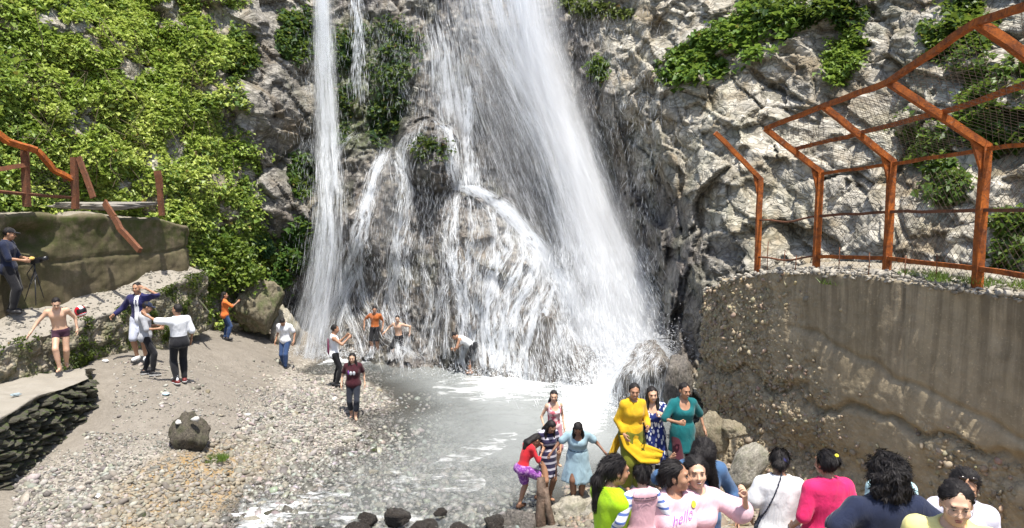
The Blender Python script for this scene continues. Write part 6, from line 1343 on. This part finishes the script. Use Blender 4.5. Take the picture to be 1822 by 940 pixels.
# people close to the camera, cut off by the lower edge
def near(label, px, pyt, Y, H, **k):
    t = P(px, pyt, Y); hz = t[2] - H
    return person(label, px, pyt, Y, H=H, z=float(hz), near=True, **k)
near('woman in lime green T-shirt with long ponytail, arm round the child', 1090, 817, 5.5, 1.62, yaw=-62, sex='f', skin=1, head=(6, -14, 0), R=(-.10, .40, -.34), L=(.02, .34, -.30), poleR=(.7, -.4, -.8), handR='open', palmR=(0, 0, -1), hair='pony', hairlen=.22, build=1.05, garm=(('top', LIM, dict(sleeve=.62, hem=.2, t=.022, flare=.012)), ('legs', JEAN)))
def x_child(K):
    K['part']('hood', lambda p: U([ell(p, K['neck'] + K['Rc'] @ np.array([0, -.07, -.03]), (.15, .07, .085), K['Rc'])], .02), PNK, .013, wrk=.008)
    for z_ in (.0, -.03): K['part']('hood_stripe', lambda p: np.maximum(np.abs(ell(p, K['neck'] + K['Rc'] @ np.array([0, -.07, -.03]), (.155, .075, .09), K['Rc'])) - .004, np.abs((p - K['neck']) @ K['Rc'][:, 2] - z_ + .03) - .006), C('dark_trim', (.05, .03, .06)), .009, wrk=0)
    blobpart(K, 'hair_clip', K['hc'] + K['RH'] @ np.array([-.06, -.075, .085]), (.034, .012, .014), C('pink_white_clip', (.8, .45, .55)), rotm('Y', 40))
near('small child in pink hooded top seen from behind, two hair bunches with a clip', 1142, 834, 5.4, 1.14, yaw=14, sex='f', skin=2, head=(4, -20, 0), R=(.14, .20, -.30), L=(.16, .10, -.40), hair='twobun', build=.95, garm=(('top', PNK, dict(sleeve=0, hem=.2, t=.028, nm='hooded_top')), ('top', BST, dict(sleeve=1.9, hem=-.2, t=.020, nm='striped_sleeves')), ('legs', C('pale_denim', (.3, .38, .55)), dict(t=.02))), extra=x_child)
def x_hello(K):
    cu = bpy.data.curves.new('hello', 'FONT'); cu.body = 'hello'; cu.size = .098; cu.shear = .45; cu.align_x = 'CENTER'; cu.offset = -.0012; cu.resolution_u = 3
    to = bpy.data.objects.new('hello', cu); COL.objects.link(to); bpy.context.view_layer.update(); m0 = bpy.data.meshes.new_from_object(to.evaluated_get(bpy.context.evaluated_depsgraph_get())); bpy.data.objects.remove(to)
    bm = bmesh.new(); bm.from_mesh(m0); bmesh.ops.triangulate(bm, faces=bm.faces[:]); bmesh.ops.subdivide_edges(bm, edges=[e for e in bm.edges if e.calc_length() > .02], cuts=1); V = np.array([v.co[:] for v in bm.verts]); Fc = [[v.index for v in f.verts] for f in bm.faces]; bm.free()
    Rc, ch, fn = K['Rc'], K['chest'], K['topfn']; a = .25; q = np.stack([-(V[:, 0]) , V[:, 1] + .045 + V[:, 0] * a], -1); y = np.full(len(q), .32)
    for _ in range(50):
        w = ch + q[:, :1] * Rc[:, 0] + y[:, None] * Rc[:, 1] + q[:, 1:] * Rc[:, 2]; y -= np.clip(fn(w), -.01, .02) * .8
    w = ch + q[:, :1] * Rc[:, 0] + (y[:, None] + .014) * Rc[:, 1] + q[:, 1:] * Rc[:, 2]
    link('hello_lettering', mesh('hello_lettering', w * K['S'], Fc, [C('violet_print', (.3, .08, .5))], False), K['top'])
    decals(K, [('yellow_dot', oval(-.13, .15, .022, .026), C('yellow_print', (.8, .7, .05)))], .014)
near('woman in pink T-shirt with violet lettering, looking at the girl beside her', 1201, 829, 5.5, 1.62, yaw=192, sex='f', skin=1, head=(-6, 58, 0), R=(.10, .18, -.44), L=(.10, .14, -.46), hair='lowbun', build=1.12, garm=(('top', PNT, dict(sleeve=.62, hem=.2, t=.026, flare=.02)), ('legs', JEAN)), extra=x_hello)
def x_selfie(K):
    blobpart(K, 'towel', K['chest'] + np.array([-.05, .20, -.20]), (.085, .05, .10), CRS)
near('smiling girl in pink T-shirt with eyes shut stretching her arm out', 1241, 822, 5.6, 1.62, yaw=186, sex='f', skin=2, head=(-6, -8, 3), L=(.17, .22, .10), R=(.10, .10, -.46), poleL=(.6, -.3, -1), handL='grip', hair='lowbun', build=.98, smile=True, eyes='shut', garm=(('top', PNT, dict(sleeve=.85, hem=.2, t=.026, flare=.045)), ('legs', JEAN)), extra=x_selfie)
def x_flip(K):
    hc = K['hc']; lh = K['part']('loose_hair', lambda p: wr(p, U([cap(p, hc + [0, 0, .03], hc + [.03, .05, -.14], .105, .085), cap(p, hc + [-.04, .06, .0], hc + [-.11, .06, -.28], .075, .035), cap(p, hc + [.05, .08, 0], hc + [.13, .05, -.30], .065, .03)], .04), .012, .02, 3), HAIR, .012, hc - np.array([.36, .3, .5]), hc + .3, wrk=0); K2 = dict(K); K2['hair'] = lh; strands(K2, HAIR, 'mop')
near('woman in denim jacket hidden by her tossed black hair, one hand raised', 1250, 776, 6.3, 1.62, yaw=170, sex='f', skin=1, head=(34, 0, 0), R=(.16, .10, .06), L=(.16, .08, -.42), poleR=(1, -.3, -.8), handR='open', hair='long', hairlen=.2, garm=(('top', C('denim_jacket', (.06, .13, .26)), dict(sleeve=1.2, hem=.2, t=.024, nm='jacket')), ('legs', JEAN)), extra=x_flip)
def x_bag(K):
    ch = K['chest']; K['part']('bag_strap', lambda p: np.maximum(np.abs(K['torso'](p, .036)) - .007, np.abs((p - ch) @ np.array([.93, 0, -.36]) + .10) - .008), NAV, .011, wrk=0)
    blobpart(K, 'hair_band', K['hc'] + K['RH'] @ np.array([.03, -.09, .03]), (.05, .045, .045), C('navy_lilac_cloth', (.05, .05, .18)))
near('woman in white T-shirt with thin shoulder strap seen from behind', 1390, 810, 6.6, 1.6, yaw=-8, sex='f', skin=1, head=(14, -10, 0), R=(.04, .22, -.36), L=(.07, .14, -.42), poleL=(.7, -1, 0), hair='lowbun', build=1.12, lean=5, garm=(('top', WHT, dict(sleeve=.6, hem=.24, t=.032, flare=.02)), ('legs', JEAN)), extra=x_bag)
near('woman in hot pink top with yellow hair tie seen from behind', 1474, 808, 6.3, 1.6, yaw=8, sex='f', skin=1, head=(4, 14, 0), R=(.08, .14, -.42), L=(.08, .14, -.42), hair='bun', build=1.2, garm=(('top', MAG, dict(sleeve=.95, hem=.22, t=.024, flare=.012)), ('legs', BLK)),
     extra=lambda K: blobpart(K, 'hair_tie', K['hc'] + K['RH'] @ np.array([.012, -.125, .10]), (.022, .018, .02), C('yellow_print', (.8, .7, .05))))
near('man in navy T-shirt with long curly black hair, hands on hips', 1578, 818, 4.7, 1.74, yaw=4, sex='m', skin=2, head=(2, 6, 0), R=(.24, .04, -.40), L=(.24, .04, -.40), poleR=(1, -.5, .1), poleL=(1, -.5, .1), handL='grip', handR='grip', hair='mop', build=1.12, garm=(('top', NAV, dict(sleeve=.62, hem=.2, t=.022, flare=.014)), ('legs', JEAN)))
near('person in pale cyan top hidden behind the curly-haired man', 1588, 815, 7.0, 1.62, yaw=-10, sex='f', skin=1, head=(4, 0, 0), hair='short', build=1.15, garm=(('top', CYN, dict(sleeve=.6, hem=.2, t=.024)), ('legs', JEAN)))
def x_glasses(K):
    hc, RH = K['hc'], K['RH']; m = MB()
    for s_ in (1, -1):
        c = hc + RH @ np.array([s_ * .034, .112, .004]); ring = [c + RH @ np.array([.030 * math.cos(t), -.006 * abs(math.cos(t)), .024 * math.sin(t)]) for t in np.linspace(0, 2 * math.pi, 17)]; m.tube(ring, .0017, 5, False)
        m.tube([hc + RH @ np.array([s_ * .064, .104, .010]), hc + RH @ np.array([s_ * .082, .04, .012]), hc + RH @ np.array([s_ * .086, -.02, .006])], .0017, 5)
    m.tube([hc + RH @ np.array([-.008, .116, .008]), hc + RH @ np.array([.008, .116, .008])], .0018, 5); V = np.vstack(m.V) * K['S']; link('glasses', mesh('glasses', V, m.F, [M_METAL], True), K['root'])
near('man in pale yellow T-shirt and thin-framed glasses facing the camera', 1700, 864, 4.25, 1.7, yaw=150, sex='m', skin=2, head=(8, 10, 0), R=(.10, .12, -.44), L=(.10, .10, -.46), hair='short', build=1.05, garm=(('top', YEP, dict(sleeve=.6, hem=.2, t=.022)), ('legs', BLK)), extra=x_glasses)
def x_shades(K):
    hc, RH = K['hc'], K['RH']
    for s_ in (1, -1): blobpart(K, 'sunglasses_lens', hc + RH @ np.array([s_ * .035, .062, .105]), (.03, .012, .02), M_IRIS, RH)
near('woman in lavender white top standing behind the man with glasses', 1716, 840, 5.0, 1.6, yaw=150, sex='f', skin=1, head=(10, 8, 0), hair='lowbun', build=1.1, garm=(('top', LAV, dict(sleeve=.7, hem=.2, t=.024)), ('legs', JEAN)), extra=x_shades)

# ------------------------------------------------------------------ small things lying about
def sdf_thing(name, label, cat, fn, lo, hi, h, m, loc, rot=(0, 0, 0), kids=()):
    V, Fc = snet(fn, lo, hi, h); o = link(name, mesh(name, V, Fc, [m], True), None, loc, rot); tag(o, label, cat)
    for nm, f2, m2 in kids:
        V, Fc = snet(f2, lo, hi, h); link(nm, mesh(nm, V, Fc, [m2], True), o)
    return o
M_REDP = MT('red_gloss_paint', .2, .5).set('Base Color', (.5, .015, .03)).m; M_WHTP = MT('white_gloss_paint', .25, .5).set('Base Color', (.75, .75, .75)).m
shell = lambda p: np.maximum(ell(p, (0, 0, .12), (.125, .15, .135)), -p[:, 2])
sdf_thing('helmet', 'red and white motorcycle helmet lying on the raised path', 'helmet', lambda p: np.maximum(shell(p), -np.maximum(np.abs(p[:, 2] - .12) - .05, .06 - p[:, 1])), (-.18, -.2, -.03), (.18, .2, .3), .013, M_REDP, P(147, 563, 16.6), (.3, .2, -2.2),
          (('visor', lambda p: np.maximum(np.maximum(ell(p, (0, 0, .12), (.123, .148, .133)), np.abs(p[:, 2] - .12) - .052), .055 - p[:, 1]), M_BLACKP), ('white_panel', lambda p: np.maximum(np.maximum(ell(p, (0, 0, .12), (.128, .153, .138)), np.abs(p[:, 0]) - .045), -p[:, 2] + .16), M_WHTP), ('chin_band', lambda p: np.maximum(np.maximum(ell(p, (0, 0, .12), (.128, .153, .138)), p[:, 2] - .05), -p[:, 2] + .015), M_WHTP)))
sdf_thing('rucksack', 'pink and black rucksack on the ground at the end of the ledge', 'rucksack', lambda p: U([ell(p, (0, 0, .16), (.2, .14, .17)), ell(p, (0, -.1, .12), (.13, .08, .1))], .03), (-.26, -.24, -.03), (.26, .22, .4), .02, BLK, P(344, 527, 22.2), (.2, .3, .5),
          (('pink_panel', lambda p: np.maximum(ell(p, (.0, 0, .17), (.205, .145, .178)), .20 - p[:, 2]), C('rose_cloth', (.6, .14, .2))), ('strap', lambda p: np.maximum(np.abs(ell(p, (0, .1, .18), (.12, .08, .17))) - .012, np.abs(np.abs(p[:, 0]) - .07) - .025), NAV)))
ct = empty('camera_tripod', P(60, 538, 17.0), 'black camera on a spread tripod beside the man in black', 'tripod'); ap = P(62, 480, 17.0)
for px_, py_, Y_ in ((44, 536, 16.9), (64, 544, 16.7), (78, 530, 17.2)):
    child(MB().tube([ap, P(px_, py_, Y_)], [.016, .011], 6), 'leg', M_BLACKP, ct, True)
child(MB().tube([ap - [0, 0, .12], ap + [0, 0, .16]], .02, 6), 'column', M_BLACKP, ct, True); child(MB().bar(P(56, 466, 17.0), P(72, 462, 17.0), .1, .13), 'camera', M_BLACKP, ct); child(MB().tube([P(71, 463, 17.0), P(84, 459, 17.0)], [.05, .055], 10), 'lens', M_BLACKP, ct, True); child(MB().tube([P(60, 470, 16.95), P(48, 488, 16.9), P(56, 505, 16.9), P(66, 488, 16.9)], .012, 5), 'strap', M_BLACKP, ct, True)
m = MB(); A, Bp = P(352, 532, 22.0), P(372, 556, 21.3); m.tube([A, (A + Bp) / 2 + [0, 0, .02], Bp], [.03, .028, .022], 6); o = link('stick', m.me('stick', [M_STONE], True)); tag(o, 'dark stick lying on the sand beside the rucksack', 'stick')
# driftwood log leaning in front of the girl in red
wood = mat_boulder('wet_wood', (.06, .04, .028), (.19, .13, .095), .05, .6); m = MB()
pts = [P(962, 850, 12.45), P(964, 880, 12.4), P(962, 915, 12.35), P(965, 975, 12.2)]; m.tube(pts, [.075, .09, .095, .12], 9); m.tube([P(970, 868, 12.4), P(976, 905, 12.3), P(990, 965, 12.15)], [.05, .06, .07], 8)
V = np.vstack(m.V); V = V + .02 * np.stack([noise(V * 9 + 1, 1), noise(V * 9 + 2, 2), noise(V * 9 + 3, 3)], -1); o = link('driftwood', mesh('driftwood', V, m.F, [wood], True)); tag(o, 'forked brown driftwood stump standing in front of the girl in red', 'driftwood')
for px, py, lab, c in ((188, 644, 'crumpled white paper scrap on the sand beside the low wall', (.75, .75, .76)), (295, 703, 'pale blue plastic scrap on the gravel below the pointing man', (.55, .72, .78)), (172, 885, 'white scrap of litter on the gravel near the bottom edge', (.75, .74, .72)), (95, 700, 'flattened grey bottle on top of the low stone wall', (.3, .36, .38))):
    c3 = on_ground(np.array([[px, py]], float))[0] if px != 95 else P(28, 705, 13.9); V, Fc = ICO[2]; V = V * (1 + .5 * noise(V * 2 + px, 2)[:, None]) * np.array([.09, .06, .03]); o = link('litter', mesh('litter', V, Fc, [MT('litter_plastic', .4, .4).set('Base Color', c).m], False), None, c3 + [0, 0, .03], (0, 0, px)); tag(o, lab, 'litter')
